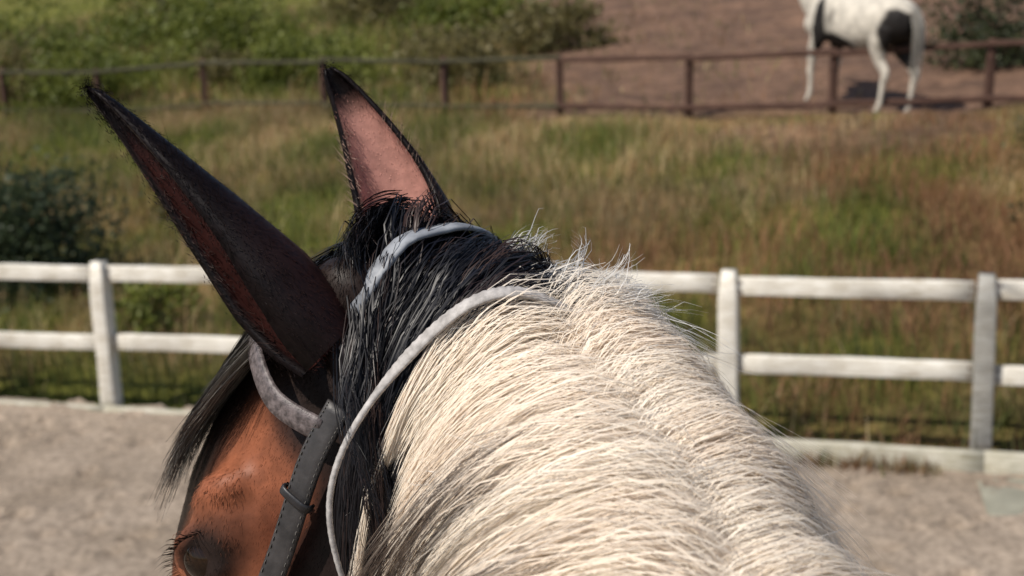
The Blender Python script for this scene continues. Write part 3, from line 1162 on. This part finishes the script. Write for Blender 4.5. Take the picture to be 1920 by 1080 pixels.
KH = 9
def sleek(neck, nlock, per, side, qlo, qhi, Llo, Lhi, fwd, layer, rad, rgbf, seed, dq=.014, conv=.5, wave=.006, flare=0.0, lump=.012):
    """combed locks: strands rooted on the crest line, parallel inside a lock, closing towards the tip"""
    rr = np.random.default_rng(seed)
    n_ = nlock * per
    idx = np.repeat(np.arange(nlock), per)
    ql = (qlo + (qhi - qlo) * (np.arange(nlock) + rr.uniform(-.5, 1.5, nlock)) / nlock)
    L = (rr.uniform(Llo, Lhi, nlock))[idx] * rr.uniform(.72, 1.05, n_)
    fa = np.interp(ql, *fwd)[idx] + rr.normal(0, .06, nlock)[idx] + rr.normal(0, .018, n_)
    lk = rr.uniform(0, 1, nlock)[idx]
    d = rr.normal(0, dq, n_)
    lay = layer * rr.random(n_)
    ph = rr.uniform(0, 6.28, nlock)[idx] + rr.normal(0, .25, n_)
    fl_ = flare * (rr.random(nlock)[idx] ** 2) * rr.uniform(.5, 1.2, n_)
    q = ql[idx].copy()
    th = rr.normal(0, .14, n_) + .6 * (VN.fbm(q * 6 + 5, q * 0 + 8, 2) - .5) + side * .05 + side * .02
    ds = L / (KH - 1)
    P = np.zeros((n_, KH, 3))
    Nn = np.zeros((n_, KH, 3))
    for k in range(KH):
        t = k / (KH - 1)
        qe = np.clip(q + d * (1 - conv * t ** 1.1), 0, 1)
        arch = .014 * np.sin(min(1, t * 2.2) * math.pi * .62)
        lf = .003 + (lay + .010 * lk) * min(1, t * 5 + .15) + arch + fl_ * t * t + lump * (VN.fbm(qe * 22 + 3, th * 1.5 + 40, 2) - .42) * min(1, t * 4)
        p, nrm = neck.point(qe, th, lf)
        T = neck.frame(qe)[1]
        P[:, k] = p + T * (wave * t * np.sin(ph + t * 5))[:, None]
        Nn[:, k] = nrm
        pa, _ = neck.point(qe, th)
        pb, _ = neck.point(qe, th + .02)
        g = np.linalg.norm(pb - pa, axis=1) / .02
        an = fa * (1 - .75 * t)
        th = th + side * ds * np.cos(an) / np.maximum(g, .02)
        q = np.clip(q - np.sin(an) * ds / 1.3, 0, 1)
    tt = np.linspace(0, 1, KH)
    am = rr.normal(0, 1, (n_, 1, 3)) * .0005
    P = P + am * np.sin(rr.uniform(0, 6.28, (n_, 1, 3)) + tt[None, :, None] * rr.uniform(3, 8, (n_, 1, 1))) * tt[None, :, None]
    T = N(np.gradient(P, axis=1))
    an = rr.normal(0, .2, (n_, 1, 1))
    Nr = N(Nn * np.cos(an) + np.cross(T, Nn) * np.sin(an))
    R = rad * rr.uniform(.6, 1.4, (n_, 1)) * (1 - .8 * tt[None] ** 3)
    return P, R, Nr, rgbf(rr, n_, idx, tt)

def mk_fly(rr, n_):
    q = .19 + .42 * rr.random(n_) ** 1.5
    th = rr.normal(-.45, .3, n_)
    L = rr.uniform(.04, .08, n_)
    up = rr.uniform(.015, .042, n_)
    return hair_walk(neck, q, th, -1, L, KH, lambda t, s: .006 + up * t ** .8, rr.normal(-.3, .7, n_), .008, 103)
def mk_fuzz(rr, n_):
    q = .22 + .6 * rr.random(n_)
    th = rr.normal(.2, .6, n_)
    L = rr.uniform(.03, .09, n_)
    up = rr.uniform(.01, .035, n_)
    return hair_walk(neck, q, th, 1, L, KH, lambda t, s: .016 + up * t, rr.normal(0, .9, n_), .008, 105)
def mk_crown_tuft(rr, n_):
    q = rr.uniform(.15, .27, n_)
    th = rr.normal(-.35, .22, n_)
    L = rr.uniform(.03, .07, n_)
    up = rr.uniform(.03, .065, n_)
    return hair_walk(neck, q, th, -1, L, KH, lambda t, s: .006 + up * t ** .85, rr.normal(-.2, .8, n_), .006, 107)
ms = join_sets([clumped(70, 18, KH, mk_crown_tuft, .005, .00032, silver, 14, tipw=.5, frizz=.003),
                sleek(neck, 105, 300, 1, .222, .90, .22, .44, ([.2, .30, .6, .9], [.12, .50, .75, .7]), .016, .00028, cream, 1, dq=.016, conv=.62),
                sleek(neck, 20, 60, 1, .36, .86, .26, .44, ([.2, .30, .6, .9], [.12, .50, .75, .7]), .034, .00028, cream_dark_tip, 21, flare=.05, dq=.0045, conv=.5),  # dark ends stand in for the shaded gaps between the left locks
                sleek(neck, 60, 90, 1, .235, .80, .10, .24, ([.2, .35, .6, .9], [.2, .5, .7, .7]), .020, .00028, cream, 13),
                sleek(neck, 110, 200, -1, .235, .90, .12, .30, ([.2, .35, .6, .9], [.3, .55, .75, .7]), .022, .00028, cream, 2, flare=.042),
                clumped(110, 14, KH, mk_fly, .005, .00032, silver, 3, tipw=.75, frizz=.003),
                clumped(160, 2, KH, mk_fuzz, .006, .00028, silver, 4, tipw=1, frizz=.004)])
mane = link('mane', local_mesh(ribbons_mesh('mane', *ms[:3], ms[3]), horse_loc), M['mane'], horse)
mane['label'] = 'cream white mane parted along the crest'

# black hair over the poll, falling to both sides behind the ears
def mk_poll(sd, seed):
    def f(rr, n_):
        q = rr.uniform(.02, .205, n_)
        th = rr.normal(sd * .02, .30, n_)
        L = rr.uniform(.10, .34, n_) if sd > 0 else rr.uniform(.08, .2, n_)
        up = rr.uniform(.004, .022, n_)
        return hair_walk(neck, q, th, sd, L, KH, lambda t, s: .006 + up * np.sin(min(1, t * 2.6 + .15) * math.pi * .75) + (.008 + .045 * np.clip(1 - q / .13, 0, 1) * (sd > 0)) * t, rr.normal(.02 if sd > 0 else -.05, .10, n_), .010, seed, .02)
    return f
def mk_tuft(rr, n_):
    q = rr.uniform(.0, .12, n_)
    th = rr.normal(.3, .4, n_)
    L = rr.uniform(.08, .17, n_)
    up = rr.uniform(.012, .034, n_)
    return hair_walk(neck, q, th, -1, L, KH, lambda t, s: .006 + up * np.sin(min(1, t * 1.6 + .15) * math.pi * .8), rr.normal(-.1, .5, n_), .012, 7, .03)
def mk_side(rr, n_):
    s0 = rr.uniform(-.055, .012, n_)
    l0 = rr.normal(.0, .012, n_)
    l1 = rr.uniform(.045, .085, n_)
    up = rr.uniform(.004, .013, n_)
    ph = rr.uniform(0, 6.28, n_)
    P = np.zeros((n_, KH, 3))
    for k in range(KH):
        t = k / (KH - 1)
        l = l0 + (l1 - l0) * t
        u = .004 + up * math.sin(min(1, .2 + t * 1.2) * math.pi * .8) - .022 * t ** 3
        P[:, k] = head.pt(s0 + .012 * t + .005 * np.sin(ph + 5 * t), u, l)
    return P, np.tile(head.U, (n_, KH, 1))
bs = join_sets([clumped(70, 24, KH, mk_side, .0045, .00040, black, 17),
                sleek(neck, 46, 150, 1, .03, .235, .12, .36, ([0, .3], [-.15, .1]), .012, .00040, black, 5, dq=.016, wave=.012),
                clumped(150, 24, KH, mk_poll(1, 5), .0045, .00040, black, 15),
                sleek(neck, 26, 110, -1, .03, .24, .10, .22, ([0, .3], [0, .2]), .012, .00040, black, 6, dq=.016, wave=.012),
                clumped(70, 24, KH, mk_tuft, .0045, .00040, black, 7)])
bm = link('poll_mane', local_mesh(ribbons_mesh('poll_mane', *bs[:3], bs[3]), horse_loc), M['blackhair'], horse)
bm['label'] = 'glossy black mane hair over the poll'

# forelock between the ears, down the forehead
def mk_fore(rr, n_):
    l0 = rr.normal(.005, .018, n_)
    l1 = rr.normal(.046, .022, n_)
    L = rr.uniform(.14, .275, n_)
    P = np.zeros((n_, KH, 3))
    ph = rr.uniform(0, 6.28, n_)
    up = rr.uniform(.002, .014, n_)
    for k in range(KH):
        t = k / (KH - 1)
        s = -.03 + L * t
        ud, hw = head.top(s)
        l = l0 + (l1 - l0) * t ** .8 + .005 * np.sin(ph + 8 * t)
        u = ud - 1.1 * np.abs(l) ** 1.6 + .003 + up * np.sin(min(1, .15 + t * 1.5) * math.pi * .97)
        P[:, k] = head.pt(s, u, l)
    return P, np.tile(head.U, (n_, KH, 1))
def greyblack(rr, n_, idx, tt):
    k = rr.random((idx.max() + 1, 1))[idx]
    c = np.clip(np.array([.018, .017, .018]) + (np.array([.30, .28, .24]) - .018) * k ** 1.2 + rr.normal(0, .006, (n_, 1)), .004, .4)[:, None]
    return np.array([.010, .010, .012]) + (c - .010) * smoothstep(.25, .6, tt)[None, :, None]
f1 = clumped(120, 30, KH, mk_fore, .0045, .0004, greyblack, 8)
fl = link('forelock', local_mesh(ribbons_mesh('forelock', *f1), horse_loc), M['blackhair'], horse)
fl['label'] = 'grey black forelock on the forehead'

# tail
def mk_tail(rr, n_):
    P = np.zeros((n_, 14, 3))
    a_ = rr.uniform(0, 6.28, n_)
    L = rr.uniform(.6, .95, n_)
    r = rr.uniform(0, .05, n_)
    for k in range(14):
        t = k / 13
        P[:, k] = np.stack([OX + np.cos(a_) * r * (1 + t), -1.43 - .10 * np.sin(min(1, t * 2) * 1.57) + np.sin(a_) * r * (1 + .6 * t), 1.40 - L * t + .02 * math.sin(t * 3)], 1)
    return P, np.tile(np.array([0., -1, 0]), (n_, 14, 1))
tl = clumped(60, 20, 14, mk_tail, .012, .0014, black, 9)
link('tail', local_mesh(ribbons_mesh('tail', *tl), horse_loc), M['blackhair'], horse)

# ------------------------------------------------------------------ bridle
def strap_mesh(name, P, Nrm, width, thick):
    """flat strap following points P with surface normals Nrm"""
    P = np.asarray(P, float)
    T = N(np.gradient(P, axis=0))
    Nn = N(Nrm - T * np.sum(Nrm * T, 1)[:, None])
    S = np.cross(T, Nn)
    hw = np.broadcast_to(np.asarray(width, float) / 2, (len(P),))[:, None]
    ring = []
    for (a_, b_) in ((-1, 0), (-.85, 1), (-.3, 1.15), (.3, 1.15), (.85, 1), (1, 0), (.85, -1), (-.85, -1)):
        ring.append(P + S * hw * a_ + Nn * (thick / 2) * b_)
    R_ = np.stack(ring, 1)
    V, F = loft(list(R_))
    me = bpy.data.meshes.new(name)
    me.from_pydata([tuple(v) for v in V], [], F)
    me.polygons.foreach_set('use_smooth', np.ones(len(me.polygons), bool))
    return me

def resample(P, n_):
    P = np.asarray(P, float)
    t = np.linspace(0, len(P) - 1, n_)
    return catmull(P, t)

br_loc = head.pt(.1, 0, 0)
bridle = empty('bridle', tuple(br_loc))
tag(bridle, 'black leather bridle with grey crown strap and pale browband on the horse head', 'bridle')
def add_part(name, me, mat, parent=None):
    o = link(name, local_mesh(me, br_loc), mat, parent or bridle)
    return o
# crown strap over the poll behind the ears
th = np.linspace(-1.5, 1.05, 34)
q = np.interp(th, [-1.5, -.16, .08, .30, .54, .72, .80, 1.05], [.14, .120, .110, .100, .080, .050, .030, .0])
P_, Nr = neck.point(q, th, .028 + .010 * smoothstep(.1, .5, th) - .020 * smoothstep(.80, 1.05, th))
add_part('crownpiece', strap_mesh('crownpiece', P_, Nr, .0145, .0035), M['greyleather'])
# cheekpieces
cheek = {}
for sd in (1, -1):
    cp = [head.pt(.04, -.062, sd * .094), head.pt(.08, -.066, sd * .102), head.pt(.14, -.080, sd * .108), head.pt(.22, -.092, sd * .107), head.pt(.32, -.105, sd * .080), head.pt(.42, -.10, sd * .064), head.pt(.47, -.10, sd * .062)]
    Pc = resample(cp, 28)
    cheek[sd] = add_part('cheekpiece', strap_mesh('cheekpiece', Pc, np.tile(head.L * sd, (28, 1)), .019, .004), M['cheekleather'])
    # throatlatch
    tp = [head.pt(.0, -.06, sd * .086), head.pt(.05, -.13, sd * .10), head.pt(.09, -.20, sd * .098), head.pt(.11, -.26, sd * .07), head.pt(.115, -.29, sd * .0)]
    Pt = resample(tp, 22)
    add_part('throatlatch', strap_mesh('throatlatch', Pt, np.tile(head.L * sd, (22, 1)) - head.U * .5, .013, .0035), M['leather'])
    # bit ring and buckle
    for nm, c, R1, r1 in (('bit_ring', head.pt(.50, -.105, sd * .064), .035, .004), ('buckle', head.pt(.222, -.088, sd * .113), .013, .0028)):
        rings = []
        for a_ in np.linspace(0, 2 * math.pi, 25):
            d = head.F * math.cos(a_) + head.U * math.sin(a_)
            rings.append(ell_ring(c + d * R1, d, head.L, r1, r1, 8))
        V, F = loft(rings)
        mb = bpy.data.meshes.new(nm)
        mb.from_pydata([tuple(v) for v in V], [], F)
        mb.polygons.foreach_set('use_smooth', np.ones(len(mb.polygons), bool))
        add_part(nm, mb, M['metal'], cheek[sd])
# stitching along the near cheekpiece
for sd in (1, -1):
    cp = [head.pt(.04, -.062, sd * .094), head.pt(.08, -.066, sd * .102), head.pt(.14, -.080, sd * .108), head.pt(.22, -.092, sd * .107), head.pt(.32, -.105, sd * .080), head.pt(.42, -.10, sd * .064)]
    Pc = resample(cp, 120)
    T_ = N(np.gradient(Pc, axis=0))
    S_ = N(np.cross(T_, head.L * sd))
    d_ = []
    for e_ in (-1, 1):
        for k_ in range(0, 118, 2):
            a0 = Pc[k_] + S_[k_] * e_ * .0072 + head.L * sd * .0022
            a1 = Pc[k_ + 1] + S_[k_ + 1] * e_ * .0072 + head.L * sd * .0022
            d_.append(np.stack([a0, (a0 + a1) / 2 + head.L * sd * .0004, a1]))
    d_ = np.array(d_)
    mb = strands_mesh('stitching', d_, np.full(d_.shape[:2], .00045), np.full((len(d_), 3), .4))
    add_part('stitching', mb, M['thread'], cheek[sd])
    for s0, u0, l0 in ((.105, -.0715, .1055), (.245, -.0950, .1005)):
        kp = [head.pt(s0, u0 + du, sd * l0 + sd * dl) for du, dl in ((-.0115, -.002), (-.0105, .004), (0, .0052), (.0105, .004), (.0115, -.002))]
        add_part('keeper', strap_mesh('keeper', resample(kp, 12), np.tile(head.L * sd, (12, 1)), .006, .002), M['leather'], cheek[sd])
# browband round the forehead below the ears
bbp = [head.pt(.060, -.060, .098), head.pt(.066, -.020, .096), head.pt(.062, .024, .068), head.pt(.066, .048, .03), head.pt(.066, .054, 0),
       head.pt(.066, .048, -.03), head.pt(.062, .024, -.068), head.pt(.066, -.020, -.096), head.pt(.060, -.060, -.098)]
Pb = resample(bbp, 44)
nb = N(Pb - head.pt(.06, -.08, 0))
add_part('browband', strap_mesh('browband', Pb, nb, .017, .004), M['browband'])
# noseband
nbp = [head.pt(.36, -.10, .072), head.pt(.355, -.03, .066), head.pt(.352, .016, .03), head.pt(.352, .020, 0), head.pt(.352, .016, -.03), head.pt(.355, -.03, -.066), head.pt(.36, -.10, -.072), head.pt(.37, -.165, -.04), head.pt(.37, -.178, 0), head.pt(.37, -.165, .04), head.pt(.36, -.10, .072)]
Pn = resample(nbp, 50)
add_part('noseband', strap_mesh('noseband', Pn, N(Pn - head.pt(.36, -.08, 0)), .022, .004), M['leather'])

# pale neck rope lying round the throat at the front edge of the mane
th = np.linspace(-1.3, .98, 30)
q = np.interp(th, [-1.3, .24, .44, .82, 1.04, 1.12], [.27, .250, .235, .195, .155, .12])
P_, Nr = neck.point(q, th, .012 + .036 * smoothstep(.0, .40, th) - .008 * smoothstep(.7, 1.0, th))
low = np.array([(-0.1026, 0.7473, 2.1986), (-0.1131, 0.7432, 2.1761), (-0.1197, 0.7445, 2.1556), (-0.1181, 0.7451, 2.1312), (-0.1118, 0.7457, 2.1065), (-0.1048, 0.7502, 2.0760), (-0.0978, 0.7627, 2.0334)])
P_ = np.concatenate([P_, low])
Nr = np.concatenate([Nr, np.tile(N(np.array([-.75, -.55, .2])), (len(low), 1))])
seg = np.concatenate([[0], np.cumsum(np.linalg.norm(np.diff(P_, axis=0), axis=1))])
NR = 240
sl = np.linspace(0, seg[-1], NR)
P_ = np.stack([np.interp(sl, seg, P_[:, i]) for i in range(3)], 1)
Nr = np.stack([np.interp(sl, seg, Nr[:, i]) for i in range(3)], 1)
for _ in range(220):
    P_[1:-1] = .5 * P_[1:-1] + .25 * (P_[:-2] + P_[2:])
    Nr[1:-1] = .5 * Nr[1:-1] + .25 * (Nr[:-2] + Nr[2:])
Nr = N(Nr)
sb = sl - seg[29]                      # distance from the end of the band
wd = np.interp(sb, [-.5, -.16, -.09, -.01, .03, .3], [.004, .007, .0098, .0090, .0044, .0032])
rib = .5 + .5 * np.sin(sl * 2 * math.pi / .0062)
amp = np.clip((wd - .003) / .012, .2, 1)
P_ = P_ + Nr * (rib * .0013 * amp)[:, None]
wd = wd * (1 + .10 * amp * (rib - .5))
rope = link('neck_strap', strap_mesh('neck_strap', P_, Nr, wd, .0026), M['rope'])
tag(rope, 'pale cord strap lying round the throat along the front edge of the mane', 'strap')

# ------------------------------------------------------------------ the pinto horse in the paddock
phx, phy = 4.36, 17.55
phz = float(hill_z(phx, phy)) - .01
fhead = HeadFrame((0, .72, 2.20), (0, .86, -.50), (0, .50, .86))
fneck = Neck([(0, .70, 2.18, .21, .07), (0, .60, 2.14, .27, .075), (0, .50, 2.06, .34, .08), (0, .38, 1.92, .44, .095), (0, .22, 1.72, .56, .125), (0, .02, 1.64, .64, .15), (0, -.15, 1.60, .66, .17)])
FV, FQ, FT = build_horse_mesh(fneck, fhead, [(-1, True, .10), (1, True, -.10), (-1, False, .16), (1, False, -.10)], 0, .016, 4)
nz = VN.fbm(FV[:, 1] * 2.2 + 13.2, FV[:, 2] * 2.2 + FV[:, 0] * 2 + 7.5)
white = np.array([.60, .55, .47])
blk = np.array([.02, .017, .016])
fy, fz = FV[:, 1], FV[:, 2]
wmask = 1 - np.exp(-(((fy + 1.32) / .26) ** 2 + ((fz - 1.0) / .40) ** 2) ** 2)
wmask = wmask * (1 - np.exp(-(((fy + .30) / .34) ** 2 + ((fz - .88) / .15) ** 2) ** 2))
wmask = wmask * (1 - np.exp(-(((fy - .02) / .10) ** 2 + ((fz - 1.2) / .5) ** 2) ** 2))  # upright strip behind the shoulder: a shadow put into the coat colour
wmask = smoothstep(.25, .7, wmask + (nz - .5) * 2.2 + .12) * smoothstep(1.75, 1.6, fz)
wmask = np.where(fz < .66, smoothstep(.30, .36, nz + .12), wmask)
fc = blk + (white - blk) * wmask[:, None]
fc[FV[:, 2] < .085] = (.09, .075, .06)
allV, allQ, allC = [FV], [FQ], [fc]
off = len(FV)
for sd in (1, -1):
    V, F, inn, tt, edge = ear_mesh(fhead.pt(-.008, -.012, sd * .06), -.5 * fhead.F + .84 * fhead.U + sd * .2 * fhead.L, .8 * fhead.F + .4 * fhead.U + sd * .4 * fhead.L, .19, .037, (0, 0, 0))
    allV.append(V)
    allQ.append(F + off)
    allC.append(np.tile(blk, (len(V), 1)))
    off += len(V)
me = mesh_np('body', np.concatenate(allV), [np.concatenate(allQ), FT])
color_attr(me, 'pigment', np.concatenate(allC))
pinto = empty('horse', (phx, phy + .02, phz), (math.radians(6), 0, math.radians(30)))
pinto.scale = (.98,) * 3
tag(pinto, 'black and white pinto horse standing in the dirt paddock behind the brown fence', 'horse')
link('body', me, M['farcoat'], pinto)
def mk_fmane(rr, n_):
    return hair_walk(fneck, rr.uniform(0, .9, n_), rr.normal(0, .1, n_), 1, rr.uniform(.2, .32, n_), 14, lambda t, s: .01 + .02 * math.sin(t * 3), rr.normal(0, .1, n_), .01, 104)
fm = clumped(60, 14, 14, mk_fmane, .012, .0022, lambda rr, n_, idx, tt: np.tile(blk, (n_, 1)), 11)
link('mane', ribbons_mesh('mane', *fm), M['blackhair'], pinto)
def mk_ftail(rr, n_):
    P, Q_ = mk_tail(rr, n_)
    P[..., 0] -= OX
    return P, Q_
ft = clumped(50, 14, 14, mk_ftail, .014, .0025, lambda rr, n_, idx, tt: np.tile(np.array([.45, .42, .37]), (n_, 1)), 12)
link('tail', ribbons_mesh('tail', *ft), M['blackhair'], pinto)

# ------------------------------------------------------------------ grass on the bank
def scatter(n_, x0, x1, y0f, y1f):
    x = RNG.uniform(x0, x1, n_)
    a_, b_ = y0f(x), y1f(x)
    y = a_ + (b_ - a_) * RNG.random(n_)
    return x, y

def grass_set(x, y, hlo, hhi, wlo, whi, keep_dirt=.12):
    g, d = zone(x, y)
    tone = .36 + 1.35 * VN.fbm(x * .75 + 71, y * .75 + 17, 3)
    k = RNG.random(len(x)) > d * (1 - keep_dirt)
    x, y, g, d, tone = x[k], y[k], g[k], d[k], tone[k]
    n_ = len(x)
    clump = VN.fbm(x * 2.3 + 50, y * 2.3)
    h = RNG.uniform(hlo, hhi, n_) * (.45 + 1.1 * clump) * (1 - .45 * d)
    fd = y_brown(x) - y
    h = h * np.where((x > .3) & (fd > -.5), .18 + .82 * smoothstep(.15, 1.3, fd), 1)
    w = RNG.uniform(wlo, whi, n_)
    lean = RNG.uniform(.1, .9, n_)
    az = RNG.uniform(0, 6.28, n_)
    dry = np.array([.31, .215, .10])
    straw = np.array([.42, .33, .18])
    grn = np.array([.145, .16, .03])
    dgr = np.array([.055, .075, .018])
    r = RNG.random((n_, 1))
    isg = (RNG.random(n_) < g * .85 + .10)[:, None]
    gc = grn + (dgr - grn) * r
    dc = dry + (straw - dry) * r
    rust = np.array([.25, .13, .065])
    patch = smoothstep(.48, .66, VN.fbm(x * .55 + 33, y * .55 + 61, 3))
    dc = np.where(RNG.random(n_)[:, None] < (.12 + .75 * patch + .22 * smoothstep(1.0, 4.0, x))[:, None], rust, dc)
    c = np.where(isg, gc, dc) * RNG.uniform(.85, 1.38, (n_, 1)) * tone[:, None]
    z = hill_z(x, y)
    return np.stack([x, y, z - .01], 1), h, w, lean, az, c

x, y = scatter(70000, -8.5, 8, lambda x: y_white(x) + .10 + np.interp(x, [-2.9, -1.5, -.1, 1.3, 2.7, 4], [0, -.02, -.09, -.18, -.23, -.26]), lambda x: y_brown(x) + .3)
gs = link('grass', blades_mesh('grass', *grass_set(x, y, .14, .42, .006, .014)), M['grass'])
gs['kind'] = 'stuff'
gs['label'] = 'dry golden and green grass covering the bank behind the white fence'
gs['category'] = 'grass'
x, y = scatter(26000, -14, 5, lambda x: y_brown(x) + .1, lambda x: y_brown(x) + 16)
g2 = link('grass', blades_mesh('grass', *grass_set(x, y, .18, .55, .012, .026)), M['grass'])
g2['kind'] = 'stuff'
g2['label'] = 'green grass on the hillside beyond the brown fence'
g2['category'] = 'grass'
# weeds along the kerb on the arena side, at the right
x = RNG.uniform(.9, 2.35, 700)
y = y_white(x) - .30 - .05 * (x - 1.3) - np.abs(RNG.normal(0, .07, 700))
bb_, h_, w_, le_, az_, c_ = grass_set(x, y, .04, .12, .004, .009)
bb_[:, 2] = .02
g3 = link('weeds', blades_mesh('weeds', bb_, h_, w_, le_, az_, c_), M['grass'])
g3['kind'] = 'stuff'
g3['label'] = 'low dry weeds growing along the foot of the base board'
g3['category'] = 'weeds'

# ------------------------------------------------------------------ bushes
def bush(name, x, y, rx, ry, rz, nleaf, lsize, rgb0, rgb1, label, seed, group='bushes on the slope'):
    rr = np.random.default_rng(seed)
    z = float(hill_z(x, y))
    e = empty(name, (x, y, z))
    # stems
    ns_ = 9
    K = 6
    P = np.zeros((ns_, K, 3))
    a_ = rr.uniform(0, 6.28, ns_)
    rr_ = rr.uniform(.2, .75, ns_)
    top = rr.uniform(.6, 1.1, ns_)
    for k in range(K):
        t = k / (K - 1)
        P[:, k] = np.stack([np.cos(a_) * rr_ * rx * t ** 1.3, np.sin(a_) * rr_ * ry * t ** 1.3, -.05 + rz * 1.5 * top * t], 1) + rr.normal(0, .02, (ns_, 3)) * t
    R = np.tile(np.linspace(.022, .006, K), (ns_, 1)) * (rz / .8)
    link('stem', strands_mesh('stem', P, R, np.ones((ns_, 3)) * .1, 5), M['bark'], e)
    # leaf clumps
    nc = max(14, nleaf // 70)
    cc = rr.normal(0, 1, (nc, 3))
    cc = N(cc) * (rr.random((nc, 1)) ** .45) * np.array([rx, ry, rz]) * rr.uniform(.75, 1.12, (nc, 1))
    cc[:, 2] = np.abs(cc[:, 2] + rz * .55) * rr.uniform(.8, 1.25, nc)
    ci = rr.integers(0, nc, nleaf)
    cs = rr.uniform(.10, .24, nc) * (rx + rz) / 1.6
    p = cc[ci] + rr.normal(0, 1, (nleaf, 3)) * cs[ci, None] * np.array([1, 1, .75])
    p[:, 2] = np.maximum(p[:, 2], .02)
    d = N(rr.normal(0, 1, (nleaf, 3)) + np.array([0, 0, .4]))
    s = N(np.cross(d, rr.normal(0, 1, (nleaf, 3))))
    ln = lsize * rr.uniform(.6, 1.4, (nleaf, 1))
    wd = ln * rr.uniform(.28, .45, (nleaf, 1))
    nn = np.cross(d, s)
    V = np.stack([p, p + d * ln * .5 + s * wd + nn * wd * .3, p + d * ln, p + d * ln * .5 - s * wd + nn * wd * .3], 1)
    i = (np.arange(nleaf) * 4)[:, None]
    me = mesh_np('leaves', V.reshape(-1, 3), i + np.array([[0, 1, 2, 3]]))
    kk = np.clip(rr.random((nc, 1))[ci] * .7 + rr.random((nleaf, 1)) * .3, 0, 1)
    c = np.asarray(rgb0) + (np.asarray(rgb1) - np.asarray(rgb0)) * kk
    color_attr(me, 'pigment', np.repeat(c[:, None], 4, 1).reshape(-1, 3))
    o = link('leaves', me, M['leaf'], e)
    o['kind'] = 'stuff'
    tag(e, label, 'bush', group)
    return e

DK0, DK1 = (.028, .045, .026), (.075, .10, .045)
GR0, GR1 = (.07, .095, .015), (.22, .24, .045)
OL0, OL1 = (.10, .09, .03), (.24, .20, .08)
bush('dark_bush', -4.75, 12.2, .95, .6, .80, 7500, .06, DK0, DK1, 'dark blue green bush at the left edge above the white fence', 201)
bush('green_bush', -3.15, 10.8, .40, .40, .34, 1800, .05, GR0, GR1, 'low yellow green bush behind the white fence, left of the big dark ear', 202)
bush('green_bush', -7.6, 23.6, 1.5, 1.1, .62, 4200, .09, GR0, GR1, 'bright green bush at the far top left beyond the brown fence', 203)
bush('green_bush', -3.4, 23.6, 1.5, 1.0, .55, 4200, .09, GR0, GR1, 'bright green bush beyond the fence, between the two ears of the near horse', 204)
bush('green_bush', -.9, 22.5, 1.0, 1.0, .7, 3200, .09, OL0, OL1, 'olive bush beyond the brown fence, right of the pink ear', 205)
bush('green_bush', -5.6, 26.5, 1.9, 1.2, .85, 4200, .10, GR0, GR1, 'tall green bush at the top of the slope, above the dark ear', 206)
bush('dark_bush', 7.2, 19.4, 1.1, .9, .85, 3800, .08, (.03, .04, .02), (.08, .09, .035), 'dark green bush in the top right corner beyond the pinto horse', 207)
bush('olive_bush', .9, 25.5, 1.1, 1.0, .6, 3200, .10, OL0, OL1, 'olive brown bush at the edge of the dirt, top centre', 208)
bush('olive_bush', 6.0, 13.4, .75, .6, .36, 2600, .055, (.04, .045, .02), (.13, .12, .05), 'low dark olive scrub at the right edge below the brown fence', 209)

for i, (x, y, rx, rz, kind, lab) in enumerate((
        (-11.5, 29, 2.2, 1.5, 0, 'big green bush on the skyline slope at the far top left corner'),
        (-9.2, 24.6, 1.2, .8, 1, 'olive bush at the left edge beyond the line of fence posts'),
        (-8.2, 33, 2.4, 1.7, 0, 'broad green bush high on the slope, above the leftmost fence post'),
        (-3.0, 33, 2.2, 1.5, 1, 'broad olive bush high on the slope, between the ears of the near horse'),
        (-4.9, 24.4, .8, .55, 1, 'small olive bush beyond the fence post left of the pink ear'),
        (-.6, 28, 1.5, 1.0, 0, 'green bush high on the slope, right above the pink ear'))):
    bush('green_bush' if kind == 0 else 'olive_bush', x, y, rx, rx * .8, rz * .72, 4600, .11, *((GR0, GR1) if kind == 0 else (OL0, OL1)), lab, 230 + i)
for i, (x, y, r, lab) in enumerate((
        (-1.6, 11.2, .34, 'small scrub clump behind the big dark ear on the bank'),
        (4.9, 11.0, .42, 'brown scrub clump at the right edge above the white fence'),
        (-3.6, 14.4, .5, 'brown scrub clump on the bank, left of the dark ear'))):
    bush('scrub', x, y, r, r, r * .75, 1300, .05, (.05, .05, .02), (.19, .14, .065), lab, 250 + i)
